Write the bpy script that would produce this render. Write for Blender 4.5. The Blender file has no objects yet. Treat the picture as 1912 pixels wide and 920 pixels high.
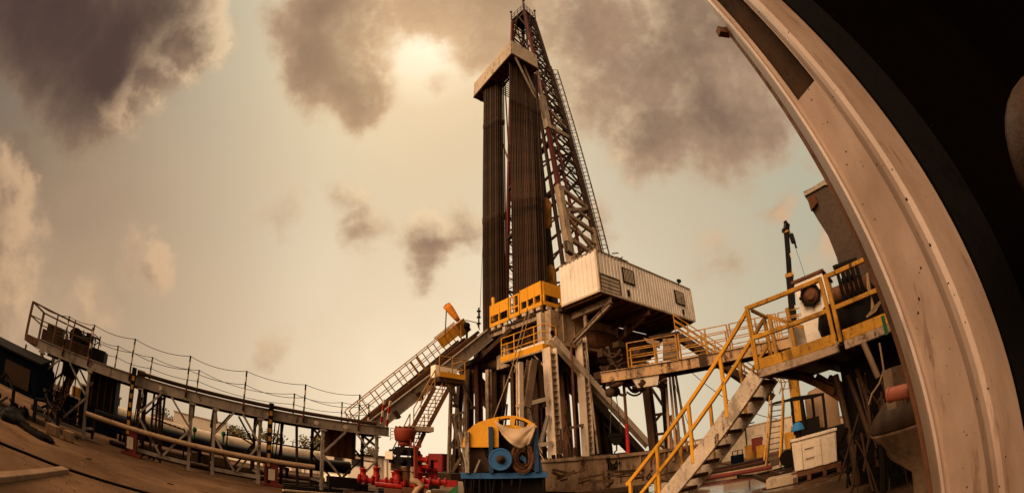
import bpy, math, random
from mathutils import Vector, Matrix
random.seed(7)
SC=bpy.context.scene; COL=SC.collection
# ---------------------------------------------------------------- camera (a real fisheye lens, curved horizon)
LENS=860.5; PITCH=math.radians(27.49); ROLL=math.radians(1.49); EYE=1.7
cam=bpy.data.cameras.new('camera'); co=bpy.data.objects.new('camera',cam); COL.objects.link(co)
cam.type='PANO'; cam.sensor_width=36.0; cam.clip_start=0.05; cam.clip_end=6000
cam.panorama_type='FISHEYE_EQUISOLID'; cam.fisheye_lens=LENS*36/1912; cam.fisheye_fov=math.radians(180)
co.matrix_world=Matrix.Translation((0,0,EYE))@Matrix.Rotation(math.pi/2+PITCH,4,'X')@Matrix.Rotation(-ROLL,4,'Z')
SC.camera=co
def ray(px,py):
    u=px-956.;v=460.-py;r=math.hypot(u,v);th=2*math.asin(r/(2*LENS)) if r else 0
    x=math.sin(th)*u/r if r else 0;y=math.sin(th)*v/r if r else 0;z=math.cos(th)
    a=-ROLL;x,y=x*math.cos(a)-y*math.sin(a),x*math.sin(a)+y*math.cos(a)
    return Vector((x,z*math.cos(PITCH)-y*math.sin(PITCH),z*math.sin(PITCH)+y*math.cos(PITCH)))
# ---------------------------------------------------------------- sky, sun, exposure
SUN=ray(800,70); SUN_EL=math.asin(SUN.z); SUN_AZ=math.atan2(SUN.x,SUN.y)
world=bpy.data.worlds.new('World'); SC.world=world; world.use_nodes=True
SC.view_settings.view_transform='Standard'; SC.view_settings.look='None'; SC.view_settings.gamma=1; SC.view_settings.exposure=0.08
def lin(r,g,b):
    f=lambda c:(c/255/12.92 if c/255<=.04045 else ((c/255+.055)/1.055)**2.4)
    return (f(r),f(g),f(b),1)
class NT:
    def __init__(s,t): s.t=t; t.nodes.clear()
    def n(s,typ,**kw):
        k=s.t.nodes.new(typ)
        for a,b in kw.items():
            if a=='i':
                for q,w in b.items():
                    if isinstance(w,bpy.types.NodeSocket): s.t.links.new(w,k.inputs[q])
                    else: k.inputs[q].default_value=w
            else: setattr(k,a,b)
        return k
    def math(s,op,a,b=0.0,c=0.0,clamp=False):
        return s.n('ShaderNodeMath',operation=op,use_clamp=clamp,i={0:a,1:b,2:c}).outputs[0]
    def mr(s,v,a,b,c=0.0,d=1.0,smooth=True):
        return s.n('ShaderNodeMapRange',interpolation_type='SMOOTHSTEP' if smooth else 'LINEAR',i={0:v,1:a,2:b,3:c,4:d}).outputs[0]
    def mix(s,f,a,b,blend='MIX'):
        k=s.n('ShaderNodeMix',data_type='RGBA',blend_type=blend,i={0:f})
        for q,w in ((6,a),(7,b)):
            if isinstance(w,bpy.types.NodeSocket): s.t.links.new(w,k.inputs[q])
            else: k.inputs[q].default_value=w if len(w)==4 else (*w,1)
        return k.outputs[2]
    def ramp(s,f,stops):
        k=s.n('ShaderNodeValToRGB',i={0:f}); e=k.color_ramp.elements
        while len(e)<len(stops): e.new(0.5)
        for q,(p,c) in zip(e,stops): q.position=p; q.color=c if len(c)==4 else (*c,1)
        return k.outputs[0]
W=NT(world.node_tree)
tc=W.n('ShaderNodeTexCoord'); D=W.n('ShaderNodeVectorMath',operation='NORMALIZE',i={0:tc.outputs['Generated']}).outputs[0]
def dot(vec,c): return W.n('ShaderNodeVectorMath',operation='DOT_PRODUCT',i={0:vec,1:tuple(c)}).outputs['Value']
def ang(vec,c): return W.math('ARCCOSINE',W.math('MINIMUM',dot(vec,c),0.99999))
def deg(x): return math.radians(x)
# clear-sky tint: teal-beige aloft, cream near the sun and the horizon
aS=ang(D,SUN); aH=ang(D,ray(800,800)); aC=ang(D,ray(930,470))
clear=W.mix(W.mr(aH,0.0,deg(56)),lin(252,230,196),lin(181,175,152))
clear=W.mix(W.mr(aS,deg(2),deg(34),1,0),clear,lin(228,209,172))
clear=W.mix(W.mr(aS,deg(1),deg(10),.9,0),clear,lin(255,248,222))
aL=ang(D,ray(20,420)); clear=W.mix(W.mr(aL,deg(5),deg(42),.75,0),clear,lin(116,88,72))
aL2=ang(D,ray(30,200)); clear=W.mix(W.mr(aL2,deg(3),deg(27),.55,0),clear,lin(84,78,72))
aL3=ang(D,ray(230,640)); clear=W.mix(W.mr(aL3,deg(6),deg(40),.48,0),clear,lin(192,158,124))
n3=W.n('ShaderNodeTexNoise',i={'Vector':D,'Scale':2.1,'Detail':5.0,'Roughness':0.5}).outputs['Fac']
veil=W.mr(n3,.38,.72); clear=W.mix(W.math('MULTIPLY',veil,.30),clear,lin(208,178,144))
# cloud banks: (px,py,radius in degrees,strength)
BL=[(120,20,11,1.0),(190,80,10.5,1.0),(280,10,8.5,.85),(340,90,5.5,.6),(285,150,5.5,.6),(230,190,5,.42),(60,-40,11,1),(640,30,8.5,.85),(620,110,7.5,.8),(660,160,5.5,.66),(560,60,6,.5),
    (800,-25,8,.7),(735,45,3.5,.5),(850,40,3.6,.5),(815,150,2.6,.3),(900,0,9,.75),(885,85,4.5,.5),(1090,30,11,.52),(1190,130,11,.58),(1290,200,10,.62),(1370,190,8,.5),(1210,235,8,.58),(1100,180,8,.45),(1330,60,10,.6),(1260,20,8,.6),
    (-20,370,8,.7),(20,430,6,.5),(-10,530,8,.55),(272,478,3.4,.5),(225,465,4,.32),(150,560,5,.3),(815,455,4.6,.60),(805,495,4,.5),(868,438,4.2,.42),(690,425,4,.34),(540,400,5,.32),(660,375,3.4,.32),
    (520,645,4,.34),(1120,415,5,.36),(1330,470,5,.22),(1380,500,3.5,.2),(1545,430,6,.3),(1440,375,3,.42),(-100,560,16,.5),(1650,150,14,.6)]
def density(P):
    na=W.n('ShaderNodeTexNoise',i={'Vector':P,'Scale':2.6,'Detail':3.0,'Roughness':.5})
    nb=W.n('ShaderNodeTexNoise',i={'Vector':P,'Scale':9.0,'Detail':7.0,'Roughness':.6})
    sc=lambda n,k: W.n('ShaderNodeVectorMath',operation='SCALE',i={0:W.n('ShaderNodeVectorMath',operation='SUBTRACT',i={0:n.outputs['Color'],1:(.5,.5,.5)}).outputs[0],3:k}).outputs[0]
    Q=W.n('ShaderNodeVectorMath',operation='ADD',i={0:P,1:sc(na,.19)}).outputs[0]
    Q=W.n('ShaderNodeVectorMath',operation='ADD',i={0:Q,1:sc(nb,.12)}).outputs[0]
    Q=W.n('ShaderNodeVectorMath',operation='NORMALIZE',i={0:Q}).outputs[0]
    acc=None
    for (x,y,r,s_) in BL:
        a=ang(Q,ray(max(-600,x),y)); m=W.mr(a,0.0,deg(r*1.6),s_,0.0)
        acc=m if acc is None else W.math('MAXIMUM',acc,m)
    nc=W.n('ShaderNodeTexNoise',i={'Vector':P,'Scale':7.5,'Detail':9.0,'Roughness':.62}).outputs['Fac']
    return W.math('ADD',acc,W.math('MULTIPLY',W.math('SUBTRACT',nc,.5),.68))
toward=W.n('ShaderNodeVectorMath',operation='SUBTRACT',i={0:tuple(SUN),1:D}).outputs[0]
Ds=W.n('ShaderNodeVectorMath',operation='NORMALIZE',i={0:W.n('ShaderNodeVectorMath',operation='ADD',i={0:D,1:W.n('ShaderNodeVectorMath',operation='SCALE',i={0:toward,3:.085}).outputs[0]}).outputs[0]}).outputs[0]
dens=density(D); dens2=density(Ds)
alpha=W.mr(dens,.13,.44)
lit=W.math('MULTIPLY',W.mr(W.math('SUBTRACT',dens,dens2),-.03,.26),W.mr(dens,.95,.35))
ccol=W.ramp(dens,[(0.0,lin(204,174,140)),(.25,lin(190,160,128)),(.45,lin(158,130,106)),(.62,lin(128,104,87)),(.85,lin(98,78,68)),(1.0,lin(82,65,59))])
ccol=W.mix(W.mr(aS,deg(3),deg(24),.35,0),ccol,lin(222,192,150))
left=W.mr(ang(D,ray(60,40)),deg(8),deg(36),.62,0); ccol=W.mix(left,ccol,lin(68,50,47))
ccol=W.mix(W.math('MULTIPLY',lit,.8),ccol,W.mix(W.mr(aS,deg(5),deg(50)),lin(250,228,186),lin(214,176,138)))
sky=W.mix(alpha,clear,ccol)
# the half of the sky behind the viewer: dim warm, with an added key-light patch
back=W.mr(W.n('ShaderNodeSeparateXYZ',i={0:D}).outputs[1],-.35,.05,1,0)
KEY=Vector((-.55,-.66,.52)).normalized(); aK=ang(D,KEY)
bcol=W.mix(W.mr(aK,deg(5),deg(40),1,0),(.20,.13,.08,1),(10.5,7.2,4.4,1))
sky=W.mix(back,sky,bcol)
ns=W.n('ShaderNodeTexSky',sky_type='NISHITA',sun_disc=False,sun_elevation=SUN_EL,sun_rotation=SUN_AZ,dust_density=4.0)
bg1=W.n('ShaderNodeBackground',i={'Color':sky,'Strength':0.98})
bg2=W.n('ShaderNodeBackground',i={'Color':W.mix(1.0,ns.outputs[0],(.06,.035,.015,1),'MULTIPLY'),'Strength':0.06})
W.n('ShaderNodeOutputWorld',i={'Surface':W.n('ShaderNodeAddShader',i={0:bg1.outputs[0],1:bg2.outputs[0]}).outputs[0]})
world.cycles.sampling_method='MANUAL'; world.cycles.sample_map_resolution=512
sl=bpy.data.lights.new('sun','SUN'); so=bpy.data.objects.new('sun',sl); COL.objects.link(so)
sl.energy=1.5; sl.angle=math.radians(11); sl.color=(1,.76,.48)
so.rotation_euler=SUN.to_track_quat('Z','Y').to_euler()
SC.cycles.max_bounces=6; SC.cycles.diffuse_bounces=3; SC.cycles.use_denoising=True
# ---------------------------------------------------------------- frames of reference
TH=math.radians(50.09); SU,CU=math.sin(TH),math.cos(TH); OX,OY=1.71,25.31
def R(u,v,z=0.0): return Vector((OX+u*SU-v*CU,OY+u*CU+v*SU,z))       # rig axes: u along the ramp, v across
UV=Vector((SU,CU,0)); VV=Vector((-CU,SU,0)); ZV=Vector((0,0,1))
def uv(p): x,y=p.x-OX,p.y-OY; return x*SU+y*CU,-x*CU+y*SU
CUU,CVV=uv(Vector((0,0,0))); EV=Vector((0,0,EYE))
def pu(px,py,u): q=ray(px,py); return EV+q*((u-CUU)/q.dot(UV))
def pv(px,py,v): q=ray(px,py); return EV+q*((v-CVV)/q.dot(VV))
def pz(px,py,z=0.0): q=ray(px,py); return EV+q*((z-EYE)/q.z)
def pd(px,py,d): q=ray(px,py); return EV+q*(d/math.hypot(q.x,q.y))
# ---------------------------------------------------------------- mesh builder
def flr(p,z=0.0): return Vector((p.x,p.y,z))
class MB:
    def __init__(s): s.v=[]; s.f=[]; s.sm=[]
    def add(s,vs,fs,sm=False):
        k=len(s.v); s.v+=[Vector(a) for a in vs]; s.f+=[tuple(k+i for i in f) for f in fs]; s.sm+=[sm]*len(fs); return s
    def hexa(s,p):   # 4 bottom + 4 top, counter-clockwise
        return s.add(p,[(3,2,1,0),(4,5,6,7),(0,1,5,4),(1,2,6,5),(2,3,7,6),(3,0,4,7)])
    def boxR(s,u0,u1,v0,v1,z0,z1):
        return s.hexa([R(u0,v0,z0),R(u1,v0,z0),R(u1,v1,z0),R(u0,v1,z0),R(u0,v0,z1),R(u1,v0,z1),R(u1,v1,z1),R(u0,v1,z1)])
    def box(s,c,sx,sy,sz,ax=None):   # c = centre, ax = x axis
        ax=(ax or UV).normalized(); ay=ZV.cross(ax).normalized(); az=ax.cross(ay)
        c=Vector(c); h=[(-1,-1,-1),(1,-1,-1),(1,1,-1),(-1,1,-1),(-1,-1,1),(1,-1,1),(1,1,1),(-1,1,1)]
        return s.hexa([c+ax*(a*sx/2)+ay*(b*sy/2)+az*(d*sz/2) for a,b,d in h])
    def bar(s,p,q,w,h=None,up=None):
        h=h or w; p=Vector(p);q=Vector(q);t=(q-p).normalized(); up=Vector(up or ZV)
        if abs(t.dot(up))>.98: up=UV
        x=t.cross(up).normalized(); y=x.cross(t)
        x*=w/2;y*=h/2
        return s.hexa([p-x-y,p+x-y,p+x+y,p-x+y,q-x-y,q+x-y,q+x+y,q-x+y])
    def ibeam(s,p,q,w,h,up=None,t=.03):
        p=Vector(p);q=Vector(q);d=(q-p).normalized();u=Vector(up or ZV)
        if abs(d.dot(u))>.98: u=UV
        x=d.cross(u).normalized(); y=x.cross(d)
        s.bar(p,q,t,h-2*t-.004,u); o=y*(h/2-t/2)
        s.bar(p+o,q+o,w,t,u); s.bar(p-o,q-o,w,t,u); return s
    def tube(s,p,q,r,n=8,r2=None,cap=True):
        p=Vector(p);q=Vector(q);r2=r if r2 is None else r2;t=(q-p).normalized()
        a=Vector((1,0,0)) if abs(t.x)<.8 else ZV
        x=t.cross(a).normalized();y=t.cross(x)
        vs=[]
        for c,rr in ((p,r),(q,r2)):
            for i in range(n): an=2*math.pi*i/n; vs.append(c+(x*math.cos(an)+y*math.sin(an))*rr)
        s.add(vs,[(i,(i+1)%n,n+(i+1)%n,n+i) for i in range(n)],True)
        if cap: s.add(vs,[tuple(range(n))[::-1],tuple(range(n,2*n))])
        return s
    def pipe(s,pts,r,n=6):
        pts=[Vector(p) for p in pts]; rings=[]; y0=None
        for i,p in enumerate(pts):
            t=(pts[min(i+1,len(pts)-1)]-pts[max(i-1,0)]).normalized()
            if y0 is None: a=ZV if abs(t.z)<.9 else UV; x=t.cross(a).normalized()
            else: x=(y0-t*y0.dot(t)).normalized()
            y0=x; y=t.cross(x); rings.append([p+(x*math.cos(2*math.pi*k/n)+y*math.sin(2*math.pi*k/n))*r for k in range(n)])
        vs=[v for g in rings for v in g]
        fs=[(i*n+k,i*n+(k+1)%n,(i+1)*n+(k+1)%n,(i+1)*n+k) for i in range(len(pts)-1) for k in range(n)]
        s.add(vs,fs,True); s.add(vs,[tuple(range(n))[::-1],tuple(range(len(vs)-n,len(vs)))]); return s
    def lathe(s,base,axis,prof,n=20):   # prof: (distance along axis, radius)
        base=Vector(base);t=Vector(axis).normalized();a=ZV if abs(t.z)<.8 else UV;x=t.cross(a).normalized();y=t.cross(x);vs=[]
        for d,r in prof:
            for i in range(n): an=2*math.pi*i/n; vs.append(base+t*d+(x*math.cos(an)+y*math.sin(an))*max(r,.001))
        m=len(prof)
        s.add(vs,[(j*n+i,j*n+(i+1)%n,(j+1)*n+(i+1)%n,(j+1)*n+i) for j in range(m-1) for i in range(n)],True)
        s.add(vs,[tuple(range(n))[::-1],tuple(range((m-1)*n,m*n))]); return s
    def prism(s,pts,vec):   # polygon swept along vec
        pts=[Vector(p) for p in pts];n=len(pts);vec=Vector(vec)
        vs=pts+[p+vec for p in pts]
        return s.add(vs,[tuple(range(n))[::-1],tuple(range(n,2*n))]+[(i,(i+1)%n,n+(i+1)%n,n+i) for i in range(n)])
    def blob(s,c,rx,ry,rz,n=10,m=6,jit=0.0):
        c=Vector(c);vs=[]
        for j in range(m+1):
            th=math.pi*j/m
            for i in range(n):
                an=2*math.pi*i/n;k=1+random.uniform(-jit,jit)
                vs.append(c+Vector((math.sin(th)*math.cos(an)*rx*k,math.sin(th)*math.sin(an)*ry*k,math.cos(th)*rz*k)))
        return s.add(vs,[(j*n+i,j*n+(i+1)%n,(j+1)*n+(i+1)%n,(j+1)*n+i) for j in range(m) for i in range(n)],True)
    def build(s,name,mat,parent=None,bevel=0,label=None):
        me=bpy.data.meshes.new(name); o=bpy.data.objects.new(name,me); COL.objects.link(o)
        if parent is not None: base=Vector(parent["_w"]); o.parent=parent
        else:
            xs=[v.x for v in s.v];ys=[v.y for v in s.v];zs=[v.z for v in s.v]
            base=Vector(((min(xs)+max(xs))/2,(min(ys)+max(ys))/2,min(zs))); o.location=base
        o['_w']=tuple(base)
        me.from_pydata([v-base for v in s.v],[],s.f); me.polygons.foreach_set('use_smooth',s.sm); me.update()
        me.materials.append(mat)
        if bevel:
            b=o.modifiers.new('edge','BEVEL'); b.width=bevel; b.segments=1; b.limit_method='ANGLE'
        if label: o['label']=label
        OBJS.append(o); return o
OBJS=[]
SPLIT=set()
def split_parts():
    # one object per separate piece for the repeated parts named in SPLIT
    for o in list(OBJS):
        if o.type!='MESH' or o.parent is None or o.modifiers or o.name.split('.')[0] not in SPLIT: continue
        me=o.data; key={}; rep=[]
        for v in me.vertices:
            k=(round(v.co.x,4),round(v.co.y,4),round(v.co.z,4)); rep.append(key.setdefault(k,v.index))
        par=list(range(len(me.vertices)))
        def find(a):
            while par[a]!=a: par[a]=par[par[a]]; a=par[a]
            return a
        for i,r in enumerate(rep): par[find(i)]=find(r)
        for p in me.polygons:
            vs=list(p.vertices)
            for w in vs[1:]: par[find(w)]=find(vs[0])
        comp={}
        for p in me.polygons: comp.setdefault(find(p.vertices[0]),[]).append(p)
        if not 1<len(comp)<=60: continue
        nm=o.name.split('.')[0]
        for polys in comp.values():
            ids=sorted({v for p in polys for v in p.vertices}); mp={v:i for i,v in enumerate(ids)}
            m2=bpy.data.meshes.new(nm); m2.from_pydata([me.vertices[v].co for v in ids],[],[[mp[v] for v in p.vertices] for p in polys])
            m2.polygons.foreach_set('use_smooth',[p.use_smooth for p in polys]); m2.materials.append(me.materials[0]); m2.update()
            c=bpy.data.objects.new(nm,m2); COL.objects.link(c); c.parent=o.parent; OBJS.append(c)
            for ch in list(o.children): pass
        OBJS.remove(o); bpy.data.objects.remove(o)
def tag(o,label,cat,group=None):
    o['label']=label; o['category']=cat
    if group: o['group']=group
    return o
def thing(name,loc,label,cat,group=None):
    o=bpy.data.objects.new(name,None); COL.objects.link(o); o.location=loc; o['_w']=tuple(loc); o.empty_display_size=.2
    OBJS.append(o); return tag(o,label,cat,group)
def structure(o): o['kind']='structure'; return o
def sag(a,b,d,n=10):
    a=Vector(a);b=Vector(b); return [a.lerp(b,i/n)-ZV*(4*d*(i/n)*(1-i/n)) for i in range(n+1)]
# ---------------------------------------------------------------- materials
MATS={}
def paint(name,base,rust=.3,dirt=.4,rough=.6,metal=0.0,spec=.14,scale=1.0,rustcol=(.10,.035,.012),bump=.25,vary=0.0,corr=None):
    m=bpy.data.materials.new(name); m.use_nodes=True; N=NT(m.node_tree)
    tc=N.n('ShaderNodeTexCoord').outputs['Object']
    mp=N.n('ShaderNodeMapping',i={0:tc,3:(1.6*scale,1.6*scale,.45*scale)}).outputs[0]
    a=N.n('ShaderNodeTexNoise',i={'Vector':mp,'Scale':2.2,'Detail':9.0,'Roughness':.68}).outputs['Fac']
    b=N.n('ShaderNodeTexNoise',i={'Vector':tc,'Scale':.9*scale,'Detail':6.0,'Roughness':.6}).outputs['Fac']
    c=N.n('ShaderNodeTexNoise',i={'Vector':tc,'Scale':14.0*scale,'Detail':5.0,'Roughness':.7}).outputs['Fac']
    col=N.mix(N.mr(b,.35,.7),base,tuple(x*(1-.45*dirt) for x in base))
    g=N.mr(c,.45,.75); col=N.mix(N.math('MULTIPLY',g,dirt*.7),col,tuple(x*.42 for x in base[:3]))
    r=N.mr(N.math('ADD',N.math('MULTIPLY',a,.75),N.math('MULTIPLY',c,.25)),.66-.22*rust,.74-.20*rust)
    rc=N.mix(c,rustcol,tuple(x*.35 for x in rustcol))
    col=N.mix(r,col,rc)
    if vary:
        oi=N.n('ShaderNodeObjectInfo').outputs['Random']
        col=N.mix(1.0,col,N.ramp(oi,[(0,(1-vary,)*3),(1,(1+vary,)*3)]),'MULTIPLY')
    ro=N.math('ADD',rough,N.math('MULTIPLY',N.math('SUBTRACT',c,.5),.4))
    d=N.n('ShaderNodeTexNoise',i={'Vector':N.n('ShaderNodeMapping',i={0:tc,1:(3.1,7.7,1.3),3:(1.2,1.2,.5)}).outputs[0],'Scale':1.1*scale,'Detail':8.0,'Roughness':.7}).outputs['Fac']
    col=N.mix(N.math('MULTIPLY',N.mr(d,.52,.66),min(.9,dirt*.95)),col,tuple(x*.22 for x in base[:3]))
    bm=N.n('ShaderNodeBump',i={'Strength':bump,'Distance':.02,'Height':N.math('ADD',c,N.math('MULTIPLY',r,.6))})
    p=N.n('ShaderNodeBsdfPrincipled',i={'Base Color':col,'Roughness':ro,'Metallic':metal,'Specular IOR Level':spec,'Normal':bm.outputs[0]})
    N.n('ShaderNodeOutputMaterial',i={0:p.outputs[0]}); MATS[name]=m; return m
white=paint('chalky_white_paint',(.62,.50,.38),.22,.35)
cream=paint('dirty_cream_paint',(.50,.39,.28),.45,.6)
beam=paint('grimy_beige_steel',(.34,.235,.155),.7,.9)
greyp=paint('weathered_grey_paint',(.29,.225,.17),.5,.8)
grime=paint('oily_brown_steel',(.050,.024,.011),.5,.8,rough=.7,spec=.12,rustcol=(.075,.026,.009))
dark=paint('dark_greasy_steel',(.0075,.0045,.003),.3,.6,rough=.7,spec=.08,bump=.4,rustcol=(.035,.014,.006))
rustm=paint('rusted_steel',(.13,.052,.023),.7,.8,rough=.8)
yel=paint('safety_yellow_paint',(.66,.29,.018),.25,.45,rough=.45)
yelo=paint('worn_yellow_paint',(.40,.18,.025),.5,.8)
redp=paint('red_oxide_paint',(.30,.010,.006),.30,.6,rough=.42,spec=.15,rustcol=(.07,.02,.01),scale=2)
redd=paint('dark_red_paint',(.13,.02,.014),.35,.6)
orangep=paint('rusty_orange_paint',(.20,.030,.011),.5,.7)
bluep=paint('faded_blue_paint',(.025,.085,.20),.3,.5)
navy=paint('navy_paint',(.004,.006,.012),.1,.5,rough=.8,spec=.02)
pipem=paint('drill_pipe_steel',(.045,.022,.011),.45,.9,rough=.6,spec=.10,scale=.8,vary=.6,rustcol=(.085,.032,.012))
pipet=paint('tan_pipe_steel',(.36,.22,.12),.4,.6)
pipeb=paint('black_coated_pipe',(.010,.007,.005),.15,.4,rough=.6,spec=.08)
canvas=paint('stained_canvas',(.48,.33,.20),.2,.5,rough=.9)
rubber=paint('black_rubber',(.007,.005,.004),0,.4,rough=.9,spec=.02)
ropem=paint('braided_rope',(.30,.19,.10),.2,.6,rough=.95,scale=3)
wirem=paint('steel_wire',(.05,.04,.03),.3,.4,rough=.5)
glass=paint('dusty_glass',(.03,.025,.022),0,.2,rough=.15,bump=.02)
green=paint('green_paint',(.02,.10,.035),.1,.3)
timber=paint('old_timber',(.17,.095,.05),.3,.7,rough=.9)
concrete=paint('pale_concrete',(.42,.31,.21),.2,.6,rough=.95)
hutw=paint('pale_hut_panel',(.84,.70,.54),.04,.15)
colp=paint('column_cream_paint',(.62,.47,.34),.38,.6)
blued=paint('dark_blue_paint',(.014,.04,.085),.3,.6)
midb=paint('dirty_mid_brown_steel',(.22,.135,.078),.6,.9,rustcol=(.07,.025,.01))
yelr=paint('scuffed_amber_rail_paint',(.44,.20,.018),.6,.9,scale=2.0)
# ================================================================ GROUND
def ground_mat():
    m=bpy.data.materials.new('packed_sand'); m.use_nodes=True; N=NT(m.node_tree)
    tc=N.n('ShaderNodeTexCoord').outputs['Object']
    big=N.n('ShaderNodeTexNoise',i={'Vector':tc,'Scale':.22,'Detail':9.0,'Roughness':.62}).outputs['Fac']
    mid=N.n('ShaderNodeTexNoise',i={'Vector':N.n('ShaderNodeMapping',i={0:tc,2:(0,0,.6),3:(1.0,1.35,1)}).outputs[0],'Scale':.9,'Detail':10.0,'Roughness':.72}).outputs['Fac']
    fin=N.n('ShaderNodeTexNoise',i={'Vector':tc,'Scale':22.0,'Detail':6.0,'Roughness':.75}).outputs['Fac']
    peb=N.n('ShaderNodeTexVoronoi',i={'Vector':tc,'Scale':5.0,'Randomness':1.0}).outputs['Distance']
    col=N.ramp(big,[(.3,(.045,.022,.011)),(.5,(.085,.044,.022)),(.7,(.15,.080,.040))])
    col=N.mix(N.mr(mid,.50,.66,0,.85),col,(.05,.02,.008))
    col=N.mix(N.mr(mid,.28,.42,.5,0),col,(.20,.10,.045))
    col=N.mix(N.mr(fin,.50,.75,0,.5),col,(.07,.03,.012))
    col=N.mix(N.mr(peb,.03,.07,.8,0),col,(.04,.02,.012))
    # standing water on the right of the yard
    c=pz(1385,893,0); dist=N.n('ShaderNodeVectorMath',operation='DISTANCE',i={0:N.n('ShaderNodeMapping',i={0:tc,3:(1,.55,1)}).outputs[0],1:(c.x,(c.y-1600)*.55,0)}).outputs['Value']
    wet=N.math('MULTIPLY',N.mr(dist,2.4,6.5,1,0),1.0)
    wn=N.n('ShaderNodeTexNoise',i={'Vector':tc,'Scale':.75,'Detail':5.0,'Roughness':.55}).outputs['Fac']
    w=N.mr(N.math('ADD',N.math('MULTIPLY',wet,.42),wn),.72,.80)
    col=N.mix(N.math('MULTIPLY',w,.75),col,(.06,.032,.018))
    bm=N.n('ShaderNodeBump',i={'Strength':N.math('SUBTRACT',.55,N.math('MULTIPLY',w,.53)),'Distance':.05,'Height':N.math('ADD',N.math('MULTIPLY',fin,.4),N.math('ADD',mid,N.math('MULTIPLY',peb,.3)))})
    p=N.n('ShaderNodeBsdfPrincipled',i={'Base Color':col,'Roughness':N.math('SUBTRACT',.95,N.math('MULTIPLY',w,.9)),'Specular IOR Level':N.math('ADD',.03,N.math('MULTIPLY',w,.6)),'Normal':bm.outputs[0]})
    N.n('ShaderNodeOutputMaterial',i={0:p.outputs[0]}); return m
g=MB(); g.add([(-2500,-300,0),(2500,-300,0),(2500,3500,0),(-2500,3500,0)],[(0,1,2,3)])
go=g.build('ground',ground_mat()); structure(go)
# low earth bank beyond the yard
bk=MB(); rr=random.Random(3); pts=[]
for i in range(61):
    az=math.radians(-75+150*i/60); Dk=120+rr.uniform(-6,6); h=.7+.6*abs(math.sin(i*.7))*rr.random()
    pts.append((az,Dk,h))
vs=[];fs=[]
for az,Dk,h in pts:
    for dd,hh in ((-14,-.2),(-5,h*.6),(0,h),(20,h*.8),(60,-.3)): vs.append((math.sin(az)*(Dk+dd),math.cos(az)*(Dk+dd),hh))
for i in range(60):
    for j in range(4): a=i*5+j; fs.append((a,a+5,a+6,a+1))
bk.add(vs,fs,True); structure(bk.build('hills',paint('dry_earth',(.25,.14,.07),.2,.6,rough=.95,scale=.1)))

# ================================================================ SUBSTRUCTURE
ZF=10.6
sub=thing('rig_substructure',R(3,3,0),'tall grimy steel substructure of box columns and diagonal braces carrying the drilling floor','rig substructure')
# base girders
def base_girder(a,b,z0,z1,depth,inward,name='base_girder',mat=beam,holes=()):
    m=MB(); a=flr(a);b=flr(b); t=(b-a).normalized(); L=(b-a).length; n=Vector((t.y,-t.x,0))
    if n.dot(inward)<0: n=-n
    def pt(s,d,z): return a+t*s+n*d+ZV*z
    def bx(s0,s1,d0,d1,y0,y1): m.hexa([pt(s0,d0,y0),pt(s1,d0,y0),pt(s1,d1,y0),pt(s0,d1,y0),pt(s0,d0,y1),pt(s1,d0,y1),pt(s1,d1,y1),pt(s0,d1,y1)])
    bx(0,L,.12,depth,z0+.15,z1-.15); bx(-.05,L+.05,-.06,depth+.1,z1-.148,z1); bx(-.05,L+.05,-.06,depth+.1,z0,z0+.148)
    k=0;s=.3
    while s<L: bx(s,s+.05,-.02,.118,z0+.15,z1-.15); s+=1.05+.5*((k*7)%3)/3; k+=1
    return m.build(name,mat,sub)
q_=pv(1034,857,-1.0); ZTB=q_.z; P0=q_; P1=pd(1138,857,20.5); P2=pd(1318,840,22.5)
ZBB=.42
base_girder(P0,P1,ZBB,ZTB,1.6,VV,mat=midb)
base_girder(P1+(P1-P0).normalized()*.12,P2,ZBB,ZTB-.03,1.4,VV,mat=midb)
m=MB(); m.tube(pd(1120,853,21.5),pd(1308,833,22),.06); m.build('handrail_pipe',redd,sub)
P3=pz(838,880,1.3)
m=MB(); m.boxR(-1.5,8.5,-.6,8.8,.9,1.3); m.boxR(-4.7,-1.6,2.4,5.0,.9,1.29); m.build('base_platform',grime,sub)
m=MB(); m.boxR(0.2,1.4,.5,7.6,1.31,2.1); m.boxR(5.2,6.4,.5,7.6,1.31,2.1); m.build('base_girder',grime,sub)
# lower mats and shadowed cribbing below
m=MB()
for i in range(9): m.boxR(-1.3+i*1.05,-.5+i*1.05,-.9,8.8,0.02,.88)
for i in range(5): m.boxR(-4.6+i*.65,-4.1+i*.65,2.5,4.9,0.02,.88)
m.build('cribbing',dark,sub)
# columns
def column(pxt,pxb,v,w,mat=beam,ztop=None,zb=None):
    a=pv(*pxt,v);b=pv(*pxb,v)
    m=MB(); t=(a-b)
    m.ibeam(b,a,w,w*.9,UV,.05)
    n=int(t.length/.32)
    for i in range(1,n): m.box(b.lerp(a,i/n),w*.86,w*.8,.025,UV)
    return m.build('column',mat,sub)
column((1084,630),(1099,857),-.8,.55,colp)
column((1026,650),(1038,857),-1.0,.6,colp)
column((1046,650),(1062,857),1.5,.5,rustm)
column((1066,650),(1080,857),.4,.26,grime)
for (a,b,v,w,mt) in (((958,680),(962,870),3.2,.3,grime),((927,660),(930,880),5.2,.6,grime),((893,660),(896,870),6.5,.42,rustm),((912,690),(914,880),4.2,.3,beam),
                     ((1003,690),(1006,860),2.6,.4,grime),((1108,720),(1122,850),2.4,.7,grime),((1126,720),(1140,850),3.0,.3,grime),((1040,700),(1048,870),3.8,.5,grime)):
    column(a,b,v,w,mt)
def brace(pa,pb,v,w,h,mat=beam,name='brace',u=False):
    f=pu if u else pv; a=f(*pa,v);b=f(*pb,v); return MB().ibeam(a,b,w,h,VV if not u else UV,.035).build(name,mat,sub)
brace((1030,632),(1212,832),-.9,.4,.42,colp)
brace((1034,668),(1196,846),1.2,.55,.55,grime)
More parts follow.
